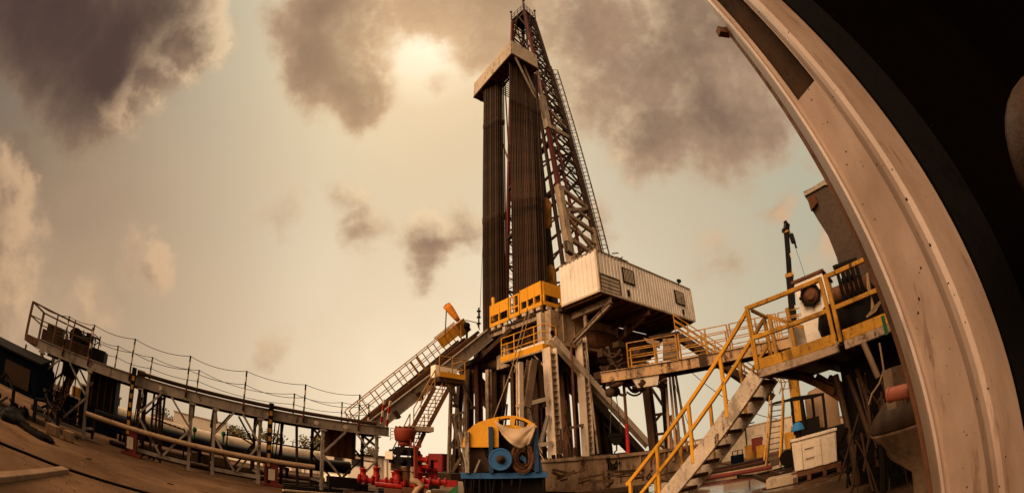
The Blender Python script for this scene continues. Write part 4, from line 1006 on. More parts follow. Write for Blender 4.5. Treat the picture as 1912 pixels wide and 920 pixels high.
# canvas
vs=[];nx,nz=22,12
for j in range(nz+1):
    for i in range(nx+1):
        s=i/nx;t=j/nz
        tx_=923+76*s; ty_=785+4*s+13*math.sin(math.pi*s)
        bx_=936+62*s+ (8*math.sin(3*s)); by_=800+36*math.sin(math.pi*min(1,s*.95+.05))**.8
        x=tx_+(bx_-tx_)*t; y=ty_+(by_-ty_)*t
        w=-.10*math.sin(math.pi*t)*math.sin(math.pi*s)-.035*math.sin(11*s+5*t)-.025*math.sin(23*s*t+3)-.02*math.sin(9*t-7*s)
        vs.append(wy(x,y,-.22+w))
cm=MB(); cm.add(vs,[(j*(nx+1)+i,j*(nx+1)+i+1,(j+1)*(nx+1)+i+1,(j+1)*(nx+1)+i) for j in range(nz) for i in range(nx)],True)
o=cm.build('canvas_cover',canvas,wu); o.modifiers.new('t','SOLIDIFY').thickness=.012
m=MB(); rr=random.Random(33)
for k in range(3): m.bar(L_(1.2+.05*k,.0,2.75-.3*k),L_(1.33+.06*k,0,2.45-.3*k),.16,.03)
m.build('canvas_strip',canvas,wu)

# ================================================================ WELL CONTROL STACK AND RED MANIFOLD
bp=thing('blowout_preventer',flr(pd(755,900,20.9)),'tall stack with a round rusty red annular head over a black ram body','blowout preventer')
c=flr(pd(755,900,20.9))
z=lambda y: pd(755,y,20.9).z
m=MB(); m.lathe(c,ZV,[(z(824),.36),(z(822),.44),(z(806),.50),(z(800),.48),(z(799),.40),(z(797),.40)],20); o=m.build('annular_head',orangep,bp)
m=MB()
for k in range(10): a=k*.628; m.tube(c+Vector((.42*math.cos(a),.42*math.sin(a),z(800))),c+Vector((.42*math.cos(a),.42*math.sin(a),z(796))),.035,6)
m.build('stud',dark,o)
m=MB(); m.lathe(c,ZV,[(z(832),.22),(z(831),.30),(z(825),.30),(z(824.5),.2)],16); m.build('spool',orangep,bp)
m=MB(); 
for (y0,y1) in ((870,852),(850,834)): m.box(c+ZV*((z(y0)+z(y1))/2),.75,.6,z(y1)-z(y0)-.02,XV); 
for y in (843,861):
    for s in (-1,1): m.lathe(c+XV*s*.3+ZV*z(y),XV*s,[(0,.14),(.25,.14),(.26,.1),(.4,.1)],10)
    m.lathe(c-YV*.3+ZV*z(y),-YV,[(0,.16),(.1,.16),(.12,.06),(.2,.06)],12)
m.build('ram_body',dark,bp)
m=MB(); m.lathe(c,ZV,[(.6,.3),(.7,.42),(.8,.42),(.85,.25),(z(871),.25)],16); m.build('lower_spool',rustm,bp)
m=MB(); m.box(c+ZV*.35,1.5,1.3,.6,XV); m.build('base_block',rustm,bp)
m=MB(); m.box(c+Vector((-.62,-.35,z(851))),.34,.05,.36,XV); m.build('sign_plate',hutw,bp)
m=MB(); rr=random.Random(3)
for y in (812,806,800,818): a=c+Vector((-.5,-.1,z(y))); m.pipe([a,a-XV*.12,a-XV*.15-ZV*.12],.02,5)
m.build('control_tube',rustm,bp)
mf=thing('choke_manifold',flr(pd(760,905,20.5)),'bright red choke manifold of flanged pipes and valves along the ground','manifold')
def valve(t,p,h=.5,r=.14,mt=redp):
    m=MB(); m.lathe(p-ZV*.25,ZV,[(0,r*1.3),(.12,r*1.3),(.13,r),(.38,r),(.39,r*1.3),(.46,r*1.3),(.47,r*.5),(.47+h*.5,r*.45)],12); o=m.build('valve',mt,t)
    q=p+ZV*(.22+h*.5); w=MB(); w.pipe([q+XV*(.14*math.cos(a))+YV*(.14*math.sin(a)) for a in [2*math.pi*k/12 for k in range(13)]],.016,5); w.bar(q-XV*.13,q+XV*.13,.02); w.bar(q-YV*.13,q+YV*.13,.02); w.build('handwheel',dark,o)
ys=[(672,893),(690,896),(712,898),(735,900),(752,903)]
P_=[pd(x,y,20.5) for x,y in ys]
m=MB()
for a,b in zip(P_,P_[1:]):
    m.tube(a,b,.13,12)
m.build('pipe',redp,mf)
for i,(x,y) in enumerate(((672,893),(684,895),(697,896),(705,897),(722,899),(731,900),(745,901),(757,903))):
    p=pd(x,y,20.5); MB().lathe(p-XV*.05,XV,[(0,.23),(.07,.23),(.075,.2),(.1,.2)],14).build('flange',redp,mf)
for (x,y,d) in ((678,882,20.6),(703,880,20.6),(742,885,20.6),(737,888,21.3),(760,886,21.2),(801,882,21.5),(812,885,21.5),(790,878,21.6)):
    valve(mf,pd(x,y,d),.2 if x%2 else .12,.13)
P2_=[pd(x,y,20.8) for x,y in ((775,900),(795,898),(815,900),(838,900))]
m=MB()
for a,b in zip(P2_,P2_[1:]): m.tube(a,b,.13,12)
m.tube(pd(700,903,19.6),pd(750,908,19.6),.11,10); m.tube(pd(765,905,19.8),pd(800,908,19.8),.1,10)
m.build('pipe',redp,mf)
for (x,y) in ((780,900),(792,898),(803,899),(820,900),(832,900)):
    p=pd(x,y,20.8); MB().lathe(p-XV*.05,XV,[(0,.22),(.09,.22)],14).build('flange',redp,mf)
MB().box(pd(843,902,20.8),.5,.4,.3,XV).build('end_box',redp,mf)
m=MB(); m.box(flr(pd(715,905,20.4))+ZV*.22,3.4,.8,.12,XV)
for k in (-1.5,-.5,.5,1.5): m.box(flr(pd(715,905,20.4))+XV*k+ZV*.12,.12,.8,.22,XV)
m.build('skid',grime,mf)
m=MB(); m.pipe([pd(x,y,20.2) for x,y in ((728,876),(745,878),(765,880),(790,884),(812,882))],.02,5); m.build('drive_rod',dark,mf)
xt=thing('valve_tree',flr(pd(781,900,21)),'upright red valve tree with side outlet beside the black ram stack','valve tree')
c=flr(pd(781,900,21)); zz=lambda y: pd(781,y,21).z
m=MB(); m.lathe(c,ZV,[(.3,.2),(zz(885),.2),(zz(884),.28),(zz(880),.28),(zz(879),.18),(zz(862),.18),(zz(861),.27),(zz(857),.27),(zz(856),.2),(zz(848),.2),(zz(846),.12),(zz(842),.1)],14); m.lathe(c+ZV*zz(857)+XV*.1,XV,[(0,.13),(.25,.13),(.26,.2),(.34,.2)],12); m.lathe(c+ZV*zz(870)+XV*.1,XV,[(0,.1),(.3,.1),(.31,.16),(.38,.16)],12); m.build('body',redp,xt)
hp=thing('forked_post',flr(pd(776,905,19.5)),'red post with a U-shaped fork on top before the valve tree','post')
c=flr(pd(776,905,19.5)); t=pd(776,833,19.5).z; MB().bar(c,c+ZV*t,.13,.13,UV).build('pole',orangep,hp); m=MB(); m.bar(c+ZV*t-XV*.22,c+ZV*t+XV*.22,.08); m.bar(c+ZV*t-XV*.2,c+ZV*(t+.3)-XV*.2,.06); m.bar(c+ZV*t+XV*.2,c+ZV*(t+.3)+XV*.2,.06); m.build('fork',orangep,hp)
a=[pd(x,y,18.6) for x,y in ((772,925),(780,912),(788,905),(778,898),(765,897))]; m=MB(); m.pipe(a,.13,10); tag(m.build('mud_hose',pipet),'thick tan hose curling up to the red manifold at the bottom of the picture','hose')
# concrete blocks and clutter between the manifold and the winch unit
for i,(x,y,d,w,h,mt) in enumerate(((848,884,23,1.3,.9,concrete),(826,893,22.5,1.0,.5,concrete),(815,896,23,.9,.4,hutw))):
    p=flr(pd(x,y,d)); tag(MB().box(p+ZV*h/2,w,.8,h,XV).build('concrete_block',mt,bevel=.02),('tall concrete block beside the blue reel unit','low concrete block left of the tall block by the reel unit','pale low block nearest the red container')[i],'concrete block','concrete blocks left of the reel unit')
p=flr(pd(833,893,20.6)); m=MB(); m.hexa([p+ZV*.3,p+XV*.5+ZV*.3,p+XV*.5+YV*.1+ZV*.3,p+YV*.1+ZV*.3,p+XV*.1+ZV*.5,p+XV*.5+ZV*.85,p+XV*.5+YV*.1+ZV*.85,p+XV*.1+YV*.1+ZV*.5]); tag(m.build('green_plate',green),'small green steel plate standing beside the concrete block','plate')
# red container
rc=thing('red_container',flr(pd(820,900,36)),'small red steel container with an open door behind the valve tree','container')
a=flr(pd(800,900,36));b=flr(pd(826,900,35));dd=Vector((.45,.9,0)).normalized()
t=(b-a).normalized();L=(b-a).length; H=pd(815,848,36).z
m=MB(); e=dd*2.2
def slab(m,p,q,z0,z1,th=.06): return m.bar(p+ZV*(z0+z1)/2,q+ZV*(z0+z1)/2,th,z1-z0,ZV)
slab(m,a,a+t*.18*L,0.05,H); slab(m,a+t*.72*L,b,0.05,H); slab(m,a+t*.185*L,a+t*.715*L,H-.45,H); slab(m,b,b+e,.05,H); slab(m,a,a+e,.05,H)
for k in range(9): q=b+e*(k+.5)/9; m.box(q+XV*.05+ZV*(H/2),.05,.12,H-.2,t)
m.build('wall',paint('container_dark_red',(.17,.012,.010),.3,.6),rc); MB().hexa([a+ZV*H,b+ZV*H,b+e+ZV*H,a+e+ZV*H,a+ZV*(H+.07),b+ZV*(H+.07),b+e+ZV*(H+.07),a+e+ZV*(H+.07)]).build('roof',redd,rc)
MB().box(a+t*L*.62+YV*.5+ZV*(H*.45),L*.35,.4,H*.8,t).build('red_locker',redp,rc); MB().box(a+t*L*.5+dd*1.6+ZV*(H*.5),L*.9,.1,H-.2,t).build('back_panel',dark,rc)
rs=MB(); p=flr(pd(862,880,37)); rs.box(p+ZV*2.2,2.4,1,.7,XV); rs.box(p+ZV*.9,2.2,.8,1.8,XV); tag(rs.build('red_skid',redd),'dark red skid unit seen through the left lattice tower','skid unit')
# long pale hut row behind
lh=thing('site_hut_row',flr(pd(600,880,43)),'long pale single-storey site hut with a dark roof edge behind the catwalk','site hut')
a=flr(pd(418,860,44));b=flr(pd(812,900,42)); t=(b-a).normalized(); n_=Vector((-t.y,t.x,0)); H=pd(600,842,43).z
m=MB(); m.hexa([a,b,b+n_*3,a+n_*3]+[q+ZV*H for q in (a,b,b+n_*3,a+n_*3)]); m.build('wall',hutw,lh)
m=MB(); m.hexa([q+ZV*(H+.002) for q in (a-n_*.3-t*.2,b-n_*.3+t*.2,b+n_*3.2+t*.2,a+n_*3.2-t*.2)]+[q+ZV*(H+.14) for q in (a-n_*.3-t*.2,b-n_*.3+t*.2,b+n_*3.2+t*.2,a+n_*3.2-t*.2)]); m.build('roof',dark,lh)
Lr=(b-a).length
for s in (.36,.46,.74,.90):
    p=a+t*Lr*s-n_*.04; o=MB(); o.box(p+ZV*1.05,.85,.05,2.0,t); o=o.build('door',cream,lh); MB().box(p-n_*.035+XV*.2+ZV*1.0,.1,.02,.06,t).build('handle',dark,o)
for s in (.30,.56,.64,.82):
    p=a+t*Lr*s-n_*.04; o=MB(); o.box(p+ZV*1.5,.9,.05,.7,t); o=o.build('window',greyp,lh); MB().box(p-n_*.03+ZV*1.5,.78,.02,.58,t).build('pane',glass,o)
for s in (.2,.40,.58,.78): MB().bar(a+t*Lr*s-n_*.05+ZV*.02,a+t*Lr*s-n_*.05+ZV*H,.06,.06,UV).build('seam_post',cream,lh)
def simple_hut(px,py,d,w,h,dep,mt,label,ax=None,name='site_hut',win=2,cat='site hut',zb=0.0):
    p=flr(pd(px,py,d)); ax=ax or Vector((p.y,-p.x,0)).normalized(); n=Vector((-ax.y,ax.x,0)); t=thing(name,p,label,cat)
    MB().box(p+ZV*(zb+h/2)+n*dep/2,w,dep,h,ax).build('wall',mt,t); MB().box(p+ZV*(zb+h+.05)+n*dep/2,w+.2,dep+.2,.1,ax).build('roof',cream,t)
    for k in range(win):
        q=p+ax*(w*((k+1)/(win+1)-.5))-n*.02+ZV*(zb+h*.55); o=MB().box(q,.7,.05,.6,ax).build('window',greyp,t); MB().box(q-n*.03,.58,.02,.48,ax).build('pane',glass,o)
    return t
simple_hut(372,800,55,6.5,3.6,3,hutw,'pale boxy hut behind the bending worker')
simple_hut(318,790,60,5,2.7,3,cream,'cream hut left of the pale boxy hut, mostly hidden by pipes')
simple_hut(298,800,40,7,1.3,2.5,navy,'long low navy skid tank beyond the casing pipes on the left',win=0,name='skid_tank',cat='skid tank')
simple_hut(230,770,38,3.2,1.9,2.5,navy,'navy blue container behind the left pipe lifter',win=0,name='blue_container',cat='container')
simple_hut(185,760,30,2.8,2.5,2.5,navy,'dark blue container behind the slung bin at the left',win=0,name='blue_container',cat='container')
simple_hut(122,765,26,1.5,1.6,1.2,navy,'small navy cabinet behind the foot of the catwalk steps',win=0,name='cabinet',cat='cabinet')
simple_hut(1345,835,48,13,2.6,3,hutw,'long pale hut on the right beyond the ground pipes',win=3)
simple_hut(1418,815,44,7.5,2.9,3,cream,'cream hut right of the long pale hut, behind the yellow ladder rails',win=1)
simple_hut(1268,850,70,20,2.0,4,orangep,'distant low orange-roofed sheds left of the big yellow stair rails',win=0,name='distant_shed',cat='shed')
simple_hut(1150,850,50,5,2.3,3,green,'green container seen beneath the hanging hook under the rig',win=0,name='green_container',cat='container')
# red cabinet by the huts at right
simple_hut(1413,820,38,.9,1.1,1,redd,'dark red equipment box before the cream hut',win=0,name='equipment_box',cat='equipment box',zb=.6)
# ================================================================ HANGING HOOK under the rig
hk=thing('hoist_hook',pd(1150,826,23),'black crane hook hanging on wires under the right side of the rig','hook')
c=pd(1150,812,23); m=MB(); m.box(c,.75,.3,.12,XV); m.hexa([c+Vector((-.35,-.1,-.1)),c+Vector((.35,-.1,-.1)),c+Vector((.35,.1,-.1)),c+Vector((-.35,.1,-.1)),c+Vector((-.37,-.1,.1)),c+Vector((.37,-.1,.1)),c+Vector((.37,.1,.1)),c+Vector((-.37,.1,.1))]); m.hexa([c+Vector((-.12,-.1,-.5)),c+Vector((.12,-.1,-.5)),c+Vector((.12,.1,-.5)),c+Vector((-.12,.1,-.5)),c+Vector((-.36,-.1,-.1)),c+Vector((.36,-.1,-.1)),c+Vector((.36,.1,-.1)),c+Vector((-.36,.1,-.1))]); m.build('block',dark,hk)
m=MB(); m.pipe([c-ZV*.5,c-ZV*.75,c+Vector((-.12,0,-.85)),c+Vector((-.1,0,-1.0)),c+Vector((.08,0,-.98))],.04,6); m.build('hook',dark,hk)
m=MB(); 
for s,x in ((-.3,1143),(.3,1147)): m.tube(c+XV*s,pd(x,715,23),.02,4)
m.build('wire',wirem,hk)
# ================================================================ GANGWAY with yellow rails
gw=thing('gangway',pd(1280,700,20.3),'rust-stained steel gangway with yellow handrails from the rig to the tank platform','gangway')
ga=pd(1122,703,20.4); gb=pd(1450,634,20.4); ga.z=gb.z=5.72; gd=(gb-ga).normalized(); gb=gb+gd*3.5; GL=(gb-ga).length; gn=Vector((-gd.y,gd.x,0))
MB().ibeam(ga-ZV*.25,gb-ZV*.25,.2,.5).build('side_beam',paint('rusty_tan_girder',(.40,.24,.12),.75,.6),gw); MB().ibeam(ga-ZV*.25+gn*1.1,gb-ZV*.25+gn*1.1,.2,.5).build('side_beam',grime,gw)
MB().hexa([ga+gn*.12-ZV*.1,gb+gn*.12-ZV*.1,gb+gn*.98-ZV*.1,ga+gn*.98-ZV*.1,ga+gn*.12-ZV*.02,gb+gn*.12-ZV*.02,gb+gn*.98-ZV*.02,ga+gn*.98-ZV*.02]).build('deck',rustm,gw)
for s_,off in ((0,0),(1,1.1)):
    k=1.3
    while k<GL-1:
        L=min(2.35,GL-k); m=MB(); p=ga+gd*k+gn*off; q=p+gd*(L-.12)
        for h in (.06,.45,.80,1.15): m.bar(p+ZV*h,q+ZV*h,.038)
        for e in (p,q,p.lerp(q,.5)+gd*.1): m.bar(e+ZV*.0,e+ZV*(1.15 if e is not q else 1.15),.055)
        m.build('handrail',yelo,gw); k+=2.35
m=MB()
for k in (4.6,10.0): p=ga+gd*k; m.box(p-ZV*.25-gn*.03,.35,.28,.56,gd)
m.build('splice_plate',grime,gw)
m=MB(); rr=random.Random(77)
for k in range(20): p=ga+gd*rr.uniform(.3,3)-ZV*rr.uniform(.5,.95)+gn*rr.uniform(0,.8); m.blob(p,rr.uniform(.1,.3),rr.uniform(.1,.3),rr.uniform(.08,.25),6,4,.3)
m.build('drip_pipes',grime,gw)
MB().hexa([ga+gd*1.6-ZV*.95,ga+gd*2.5-ZV*.95,ga+gd*2.5-ZV*.95+gn*.5,ga+gd*1.6-ZV*.95+gn*.5,ga+gd*1.4-ZV*.52,ga+gd*2.6-ZV*.52,ga+gd*2.6-ZV*.52+gn*.5,ga+gd*1.4-ZV*.52+gn*.5]).build('drip_tray',cream,gw)
# stair descending behind the gangway
s2=thing('gangway_stair',flr(pd(1448,745,23)),'long yellow-railed stair descending to the right behind the gangway','stair')
A=pd(1262,622,23);B=pd(1445,742,23); n_=Vector((.35,.93,0))*.9
for s in (0,1): MB().bar(A+n_*s,B+n_*s,.07,.32).build('stringer',grime,s2)
for i in range(20): p=A.lerp(B,(i+.5)/20); MB().bar(p+n_*.04,p+n_*.96,.22,.03).build('tread',rustm,s2)
for s in (0,1):
    m=MB(); a=A+n_*s;b=B+n_*s
    for h in (1.0,.66,.33): m.tube(a+ZV*h,b+ZV*h,.03,6)
    for k in range(8): m.tube(a.lerp(b,k/7),a.lerp(b,k/7)+ZV*1.0,.03,6)
    m.pipe([b+ZV*1.0,b+ZV*1.0+gd*.5,b+ZV*.6+gd*.7,b+ZV*.2+gd*.5],.03,5)
    m.build('handrail',yelo,s2)
m=MB(); m.box(A-gd*.6+n_*.5,1.6,1.2,.12,gd); m.build('landing',grime,s2)
m=MB(); c=pd(1222,640,21.5); m.hexa([c+gd*x+ZV*z+gn*y for y,x,z in ((0,-.35,.1),(0,.2,-.25),(.3,.2,-.25),(.3,-.35,.1),(0,-.5,.35),(0,.25,.05),(.3,.25,.05),(.3,-.5,.35))]); m.box(c+gd*.75-ZV*.45,.75,.4,1.0,gd-ZV*.12); tag(m.build('chute_plate',midb),'brown angled chute plates between the cabin floor and the gangway','chute')
# leaning timber poles below the gangway
for i,(x,y,x2,y2,r) in enumerate(((1243,705,1250,850,.07),(1250,700,1262,845,.06),(1256,700,1270,850,.07),(1262,702,1284,842,.06),(1246,770,1258,860,.09),(1252,775,1276,858,.08))):
    m=MB(); m.tube(pd(x,y,22),pd(x2,y2,21.6),r,7); tag(m.build('timber_pole',timber if i>1 else pipet),f'{ord_[i]} timber pole leaning under the gangway, counted from the left','pole','timber poles leaning under the gangway')
m=MB(); m.bar(pd(1240,699,21.9),pd(1262,700,21.9),.1,.1); tag(m.build('pole_rest',grime),'short cross bar under the gangway holding the leaning timber poles','bar')
m=MB()
m.pipe(sag(pd(1256,705,22),pd(1300,830,22),.2,8),.018,4); tag(m.build('stay_wire',wirem),'thin stay wire slanting down right of the leaning poles','wire')
m=MB(); m.pipe(sag(pd(1286,690,40),pd(1452,782,40),.8,10),.03,4); tag(m.build('overhead_cable',wirem),'thin overhead cable sagging across the sky behind the big stair','cable')
# ================================================================ TANK PLATFORM with the big stair (right foreground)
UP=-10.0; ZP=2.86
pf=thing('tank_platform',R(UP+1,-17,0),'raised tank platform with yellow toe boards and handrails at the right','platform')
v0=uv(pu(1420,690,UP))[1]; v1=-21.5
vm=uv(pu(1566,640,UP))[1]
def yb(va,vb,nm='toe_board'): MB().boxR(UP-.03,UP+.03,vb,va,ZP-.02,ZP+.16).build(nm,yelr,pf,.006)
yb(v0,vm+.02); yb(vm-.1,v1)
m=MB(); m.boxR(UP-.05,UP+.12,v1,vm-.1,ZP-.16,ZP-.024); m.boxR(UP-.05,UP+.12,vm+.02,v0+.04,ZP-.16,ZP-.024); m.build('edge_beam',beam,pf,.006)
m=MB(); m.boxR(UP+.04,UP+3.2,v1,v0,ZP-.06,ZP-.026)
for k in range(6): vv=v0-.2-k*.75; m.boxR(UP+.13,UP+3.1,vv-.05,vv+.05,ZP-.2,ZP-.062)
m.build('deck',grime,pf)
def prail(va,vb,mids=(.55,1.1),posts=()):
    m=MB()
    for h in mids: m.bar(R(UP,va,ZP+h),R(UP,vb,ZP+h),.075,.075)
    for v in posts: m.bar(R(UP,v,ZP-.02),R(UP,v,ZP+1.1+.037),.07,.07,UV)
    m.build('handrail',yelr,pf,.008)
vt=uv(pu(1395,577,UP))[1]
vR=uv(pu(1530,517,UP))[1]
prail(vt,vR-.02,posts=(vt,vR)); vS=uv(pu(1541,515,UP))[1]
prail(vS,-19.6,posts=(vS,-19.0))
# posts hidden side of platform
m=MB()
for v in (v0-.05,vt-.5): m.bar(R(UP+.95,v,ZP),R(UP+.95,v,ZP+1.1),.07,.07,UV)
m.bar(R(UP+.95,v0,ZP+1.1),R(UP+.95,v0-.9,ZP+.5),.07); m.bar(R(UP+.1,v0,ZP+1.06),R(UP+.95,v0,ZP+1.06),.05)
m.build('gate_rail',yelo,pf)
m=MB(); m.hexa([R(UP+1.2,v0-.3,ZP),R(UP+1.2,v0-1.1,ZP),R(UP+1.28,v0-1.1,ZP),R(UP+1.28,v0-.3,ZP),R(UP+1.2,v0-.3,ZP+1.0),R(UP+1.2,v0-1.1,ZP+.35),R(UP+1.28,v0-1.1,ZP+.35),R(UP+1.28,v0-.3,ZP+1.0)]); m.build('side_plate',cream,pf)
# legs and struts
for (x,y,x2,y2,r) in ((1560,700,1602,905,.06),(1583,700,1640,870,.05),(1600,690,1625,760,.05),(1612,640,1640,705,.05)):
    a=pd(x,y,8.6 if r!=.05 or x!=1612 else 7.3);b=pd(x2,y2,8.2 if r!=.05 or x!=1612 else 7.2); MB().tube(a,b,r,8).build('support_post',grime if x!=1612 else midb,pf)
m=MB()
for (x,y,x2,y2) in ((1508,704,1632,782),(1525,703,1618,758),(1548,705,1640,765),(1495,702,1560,730)): m.bar(pd(x,y,9.4),pd(x2,y2,9.0),.1,.13)
m.build('under_strut',rustm,pf)
# big stair along v
bs=thing('platform_stair',R(UP+.5,-14,0),'large foreground stair with pale stringers and yellow handrails leading up to the tank platform','stair')
A=pu(1412,700,UP); B=pu(1252,915,UP); s_=(B-A); B=A+s_*((A.z-.02)/(A.z-B.z))
wv=UV*.92
stm=paint('cream_stringer_paint',(.52,.40,.29),.62,.75,scale=1.8)
dn=(B-A).normalized()
for k in (0,1):
    a=A+wv*k; b=B+wv*k; m=MB(); m.bar(a,b,.035,.30,ZV)
    up=UV.cross(dn).normalized(); up=up if up.z>0 else -up
    s=1 if k==0 else -1
    m.bar(a+up*.145+UV*s*.04,b+up*.145+UV*s*.04,.05,.02,ZV); m.bar(a-up*.145+UV*s*.04,b-up*.145+UV*s*.04,.05,.02,ZV)
    m.build('stringer',stm,bs,.004)
n=11
for i in range(n):
    p=A.lerp(B,(i+.35)/n); m=MB(); h=VV*.13; m.hexa([p-h+wv*.03-ZV*.02,p+h+wv*.03-ZV*.02,p+h+wv*.97-ZV*.02,p-h+wv*.97-ZV*.02,p-h+wv*.03+ZV*.015,p+h+wv*.03+ZV*.015,p+h+wv*.97+ZV*.015,p-h+wv*.97+ZV*.015]); m.bar(p-h+wv*.03-ZV*.035,p-h+wv*.97-ZV*.035,.01,.04); m.build('tread',rustm,bs)
m=MB(); m.box(A+wv*.5-VV*.12+ZV*.02,.88,.4,.06,UV); m.build('top_step',rustm,bs)
for k in (0,1):
    off=wv*k; a=A+off;b=B+off; m=MB(); H=1.12
    t0=a-dn*.05
    m.bar(t0+ZV*H,b+ZV*H,.07,.07); m.bar(t0+ZV*H*.55,b+ZV*H*.55,.065,.065)
    m.bar(t0+ZV*H,t0+ZV*.1,.07,.07,UV)
    for q in (.22,.48,.74,.97): m.bar(a.lerp(b,q),a.lerp(b,q)+ZV*H,.065,.065,UV)
    m.build('handrail',paint('stair_rail_yellow',(.56,.25,.018),.3,.5) if k==0 else yelr,bs,.008)
# white fan cabinet
fc=thing('fan_cabinet',pu(1530,620,-9.3),'pale steel cabinet with a round black fan opening standing on the platform','fan cabinet')
u_=-9.35; z0=ZP+.0
c0=uv(pu(1508,628,u_))[1];c1=uv(pu(1560,612,u_))[1]
zt=pu(1482,530,u_).z
MB().boxR(u_,u_+.9,c1,c0+.04,z0,zt).build('body',wh,fc,.01)
MB().boxR(u_-.04,u_+.94,c1-.04,c0+.08,zt+.002,zt+.05).build('lid',rustm,fc)
fcx=pu(1514,551,u_-.03)
m=MB(); m.lathe(fcx,-UV,[(0,.20),(.06,.20),(.06,.165),(.0,.165)],24); o=m.build('fan_ring',dark,fc)
m=MB(); m.lathe(fcx+UV*.02,-UV,[(0,.16),(.02,.16),(.03,.09),(.07,.085)],20); m.build('fan_hub',rustm,o)
m=MB()
for k in range(8): a=k*.785; q=fcx+VV*.2*math.cos(a)+ZV*.2*math.sin(a)-UV*.05; m.box(q,.05,.05,.05)
m.build('clip',dark,o)
# dark overhead tank hood and pump behind the rails
oh=thing('shaker_hood',pu(1560,420,-9.0),'dark overhanging hood and tank wall rising above the platform','tank hood')
P=[pu(x,y,-8.6) for x,y in ((1500,358),(1516,392),(1528,412),(1546,440),(1562,480),(1572,520),(1580,555),(1586,600),(1700,610),(1700,330),(1545,335))]
MB().prism(P,UV*2.6).build('shell',paint('hood_brown_steel',(.05,.028,.016),.4,.7,rough=.7,spec=.2),oh)
MB().prism([pu(x,y,-8.65) for x,y in ((1502,366),(1540,345),(1700,340),(1700,318),(1541,334),(1500,360))],UV*2.7).build('roof_edge',greyp,oh)
MB().prism([pu(x,y,-8.72) for x,y in ((1507,370),(1522,364),(1526,378),(1514,393))],UV*.08).build('corner_bracket',rustm,oh)
pm=thing('pump',pu(1590,560,-9.2),'dark pump body with valves and wrapped pipe behind the platform rails','pump')
m=MB(); a=pu(1552,556,-9.3);b=pu(1625,528,-9.3); m.tube(a,b,.17,14); m.lathe(pu(1590,541,-9.3),(b-a),[(0,.22),(.06,.22)],14); m.lathe(pu(1575,548,-9.3),(b-a),[(0,.22),(.05,.22)],14); m.build('barrel',rustm,pm)
m=MB(); rr=random.Random(10)
for k in range(5): q=pu(1572+9*k,540-3*k,-9.5); m.tube(q-ZV*.25,q+ZV*.4,.035,6); m.box(q+ZV*.42,.1,.1,.06)
m.blob(pu(1582,600,-9.0),.7,.4,.45,12,8,.06); m.blob(pu(1610,590,-8.9),.5,.5,.75,12,8,.06); m.boxR(-9.2,-8.6,-20,-17.6,ZP,ZP+.5)
m.bar(pu(1572,524,-9.4),pu(1592,516,-9.4),.12,.06)
m.build('casing',dark,pm)
m=MB(); rr=random.Random(2); q0=pu(1618,512,-9.95);q1=pu(1628,560,-9.95);q2=pu(1632,580,-9.95)
for k in range(4): m.pipe([q0+Vector((rr.uniform(-.03,.03),0,rr.uniform(-.02,.02))),q0.lerp(q1,.5)+Vector((rr.uniform(-.05,.05),0,0)),q1,q2+Vector((rr.uniform(-.06,.06),0,rr.uniform(-.03,.03)))],.018,5)
for k in range(6): m.bar(pu(1618+k*3,592-k*2,-9.98),pu(1636+k*2,570-k*2,-9.98),.03)
tag(m.build('rope_knot',ropem),'knotted rope wound around the platform handrail by the big frame','rope')
# dark mass, hoses and posts beneath the platform
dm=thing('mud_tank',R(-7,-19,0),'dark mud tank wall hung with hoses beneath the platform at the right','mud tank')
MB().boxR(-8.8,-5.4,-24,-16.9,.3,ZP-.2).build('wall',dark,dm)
m=MB(); rr=random.Random(21)
for k in range(26):
    x=rr.uniform(1590,1700);y=rr.uniform(690,860); a=pd(x,y,rr.uniform(6.5,8)); b=a+Vector((rr.uniform(-.5,.5),rr.uniform(-.4,.4),-rr.uniform(.3,1.1))); m.pipe(sag(a,b,rr.uniform(-.25,.3),7),rr.uniform(.012,.03),5)
m.build('hose',grime,dm)
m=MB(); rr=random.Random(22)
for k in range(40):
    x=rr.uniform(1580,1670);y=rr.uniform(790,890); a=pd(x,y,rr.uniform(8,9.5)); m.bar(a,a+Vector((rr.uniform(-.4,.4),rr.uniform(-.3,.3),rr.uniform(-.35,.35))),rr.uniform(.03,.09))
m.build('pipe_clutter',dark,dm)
m=MB(); rr=random.Random(23)
for k in range(16): a=pd(1618+rr.uniform(0,30),748+rr.uniform(-10,25),7.6);b=pd(1650+rr.uniform(-20,50),880+rr.uniform(-30,30),7.0); m.pipe(sag(a,b,rr.uniform(0,.15),6),rr.uniform(.010,.018),4)
m.build('cable',rubber,dm)
m=MB(); m.pipe([pd(x,y,6.6) for x,y in ((1642,640),(1650,690),(1642,715),(1628,735),(1622,755))],.016,5); m.build('loose_cable',ropem,dm)
hp_=thing('hopper',flr(pd(1715,880,5.6)),'tan steel hopper with a conical bottom beside the big frame','hopper')
hc=flr(pd(1716,820,5.6)); zz=lambda y: pd(1700,y,5.6).z
m=MB(); m.lathe(hc,ZV,[(.35,.08),(zz(880),.12),(zz(845),.38),(zz(795),.58),(zz(793),.60),(zz(789),.60)],28); m.build('cone',paint('hopper_tan',(.30,.19,.11),.5,.8),hp_)
m=MB(); m.lathe(hc,ZV,[(zz(788),.60),(zz(784),.62),(zz(760),.56),(zz(735),.40),(zz(730),.2)],24); m.build('lid',grime,hp_)
for k in range(3): a=k*2.1+.6; MB().tube(hc+Vector((.5*math.cos(a),.5*math.sin(a),zz(800))),hc+Vector((.55*math.cos(a),.55*math.sin(a),0)),.04).build('leg',dark,hp_)
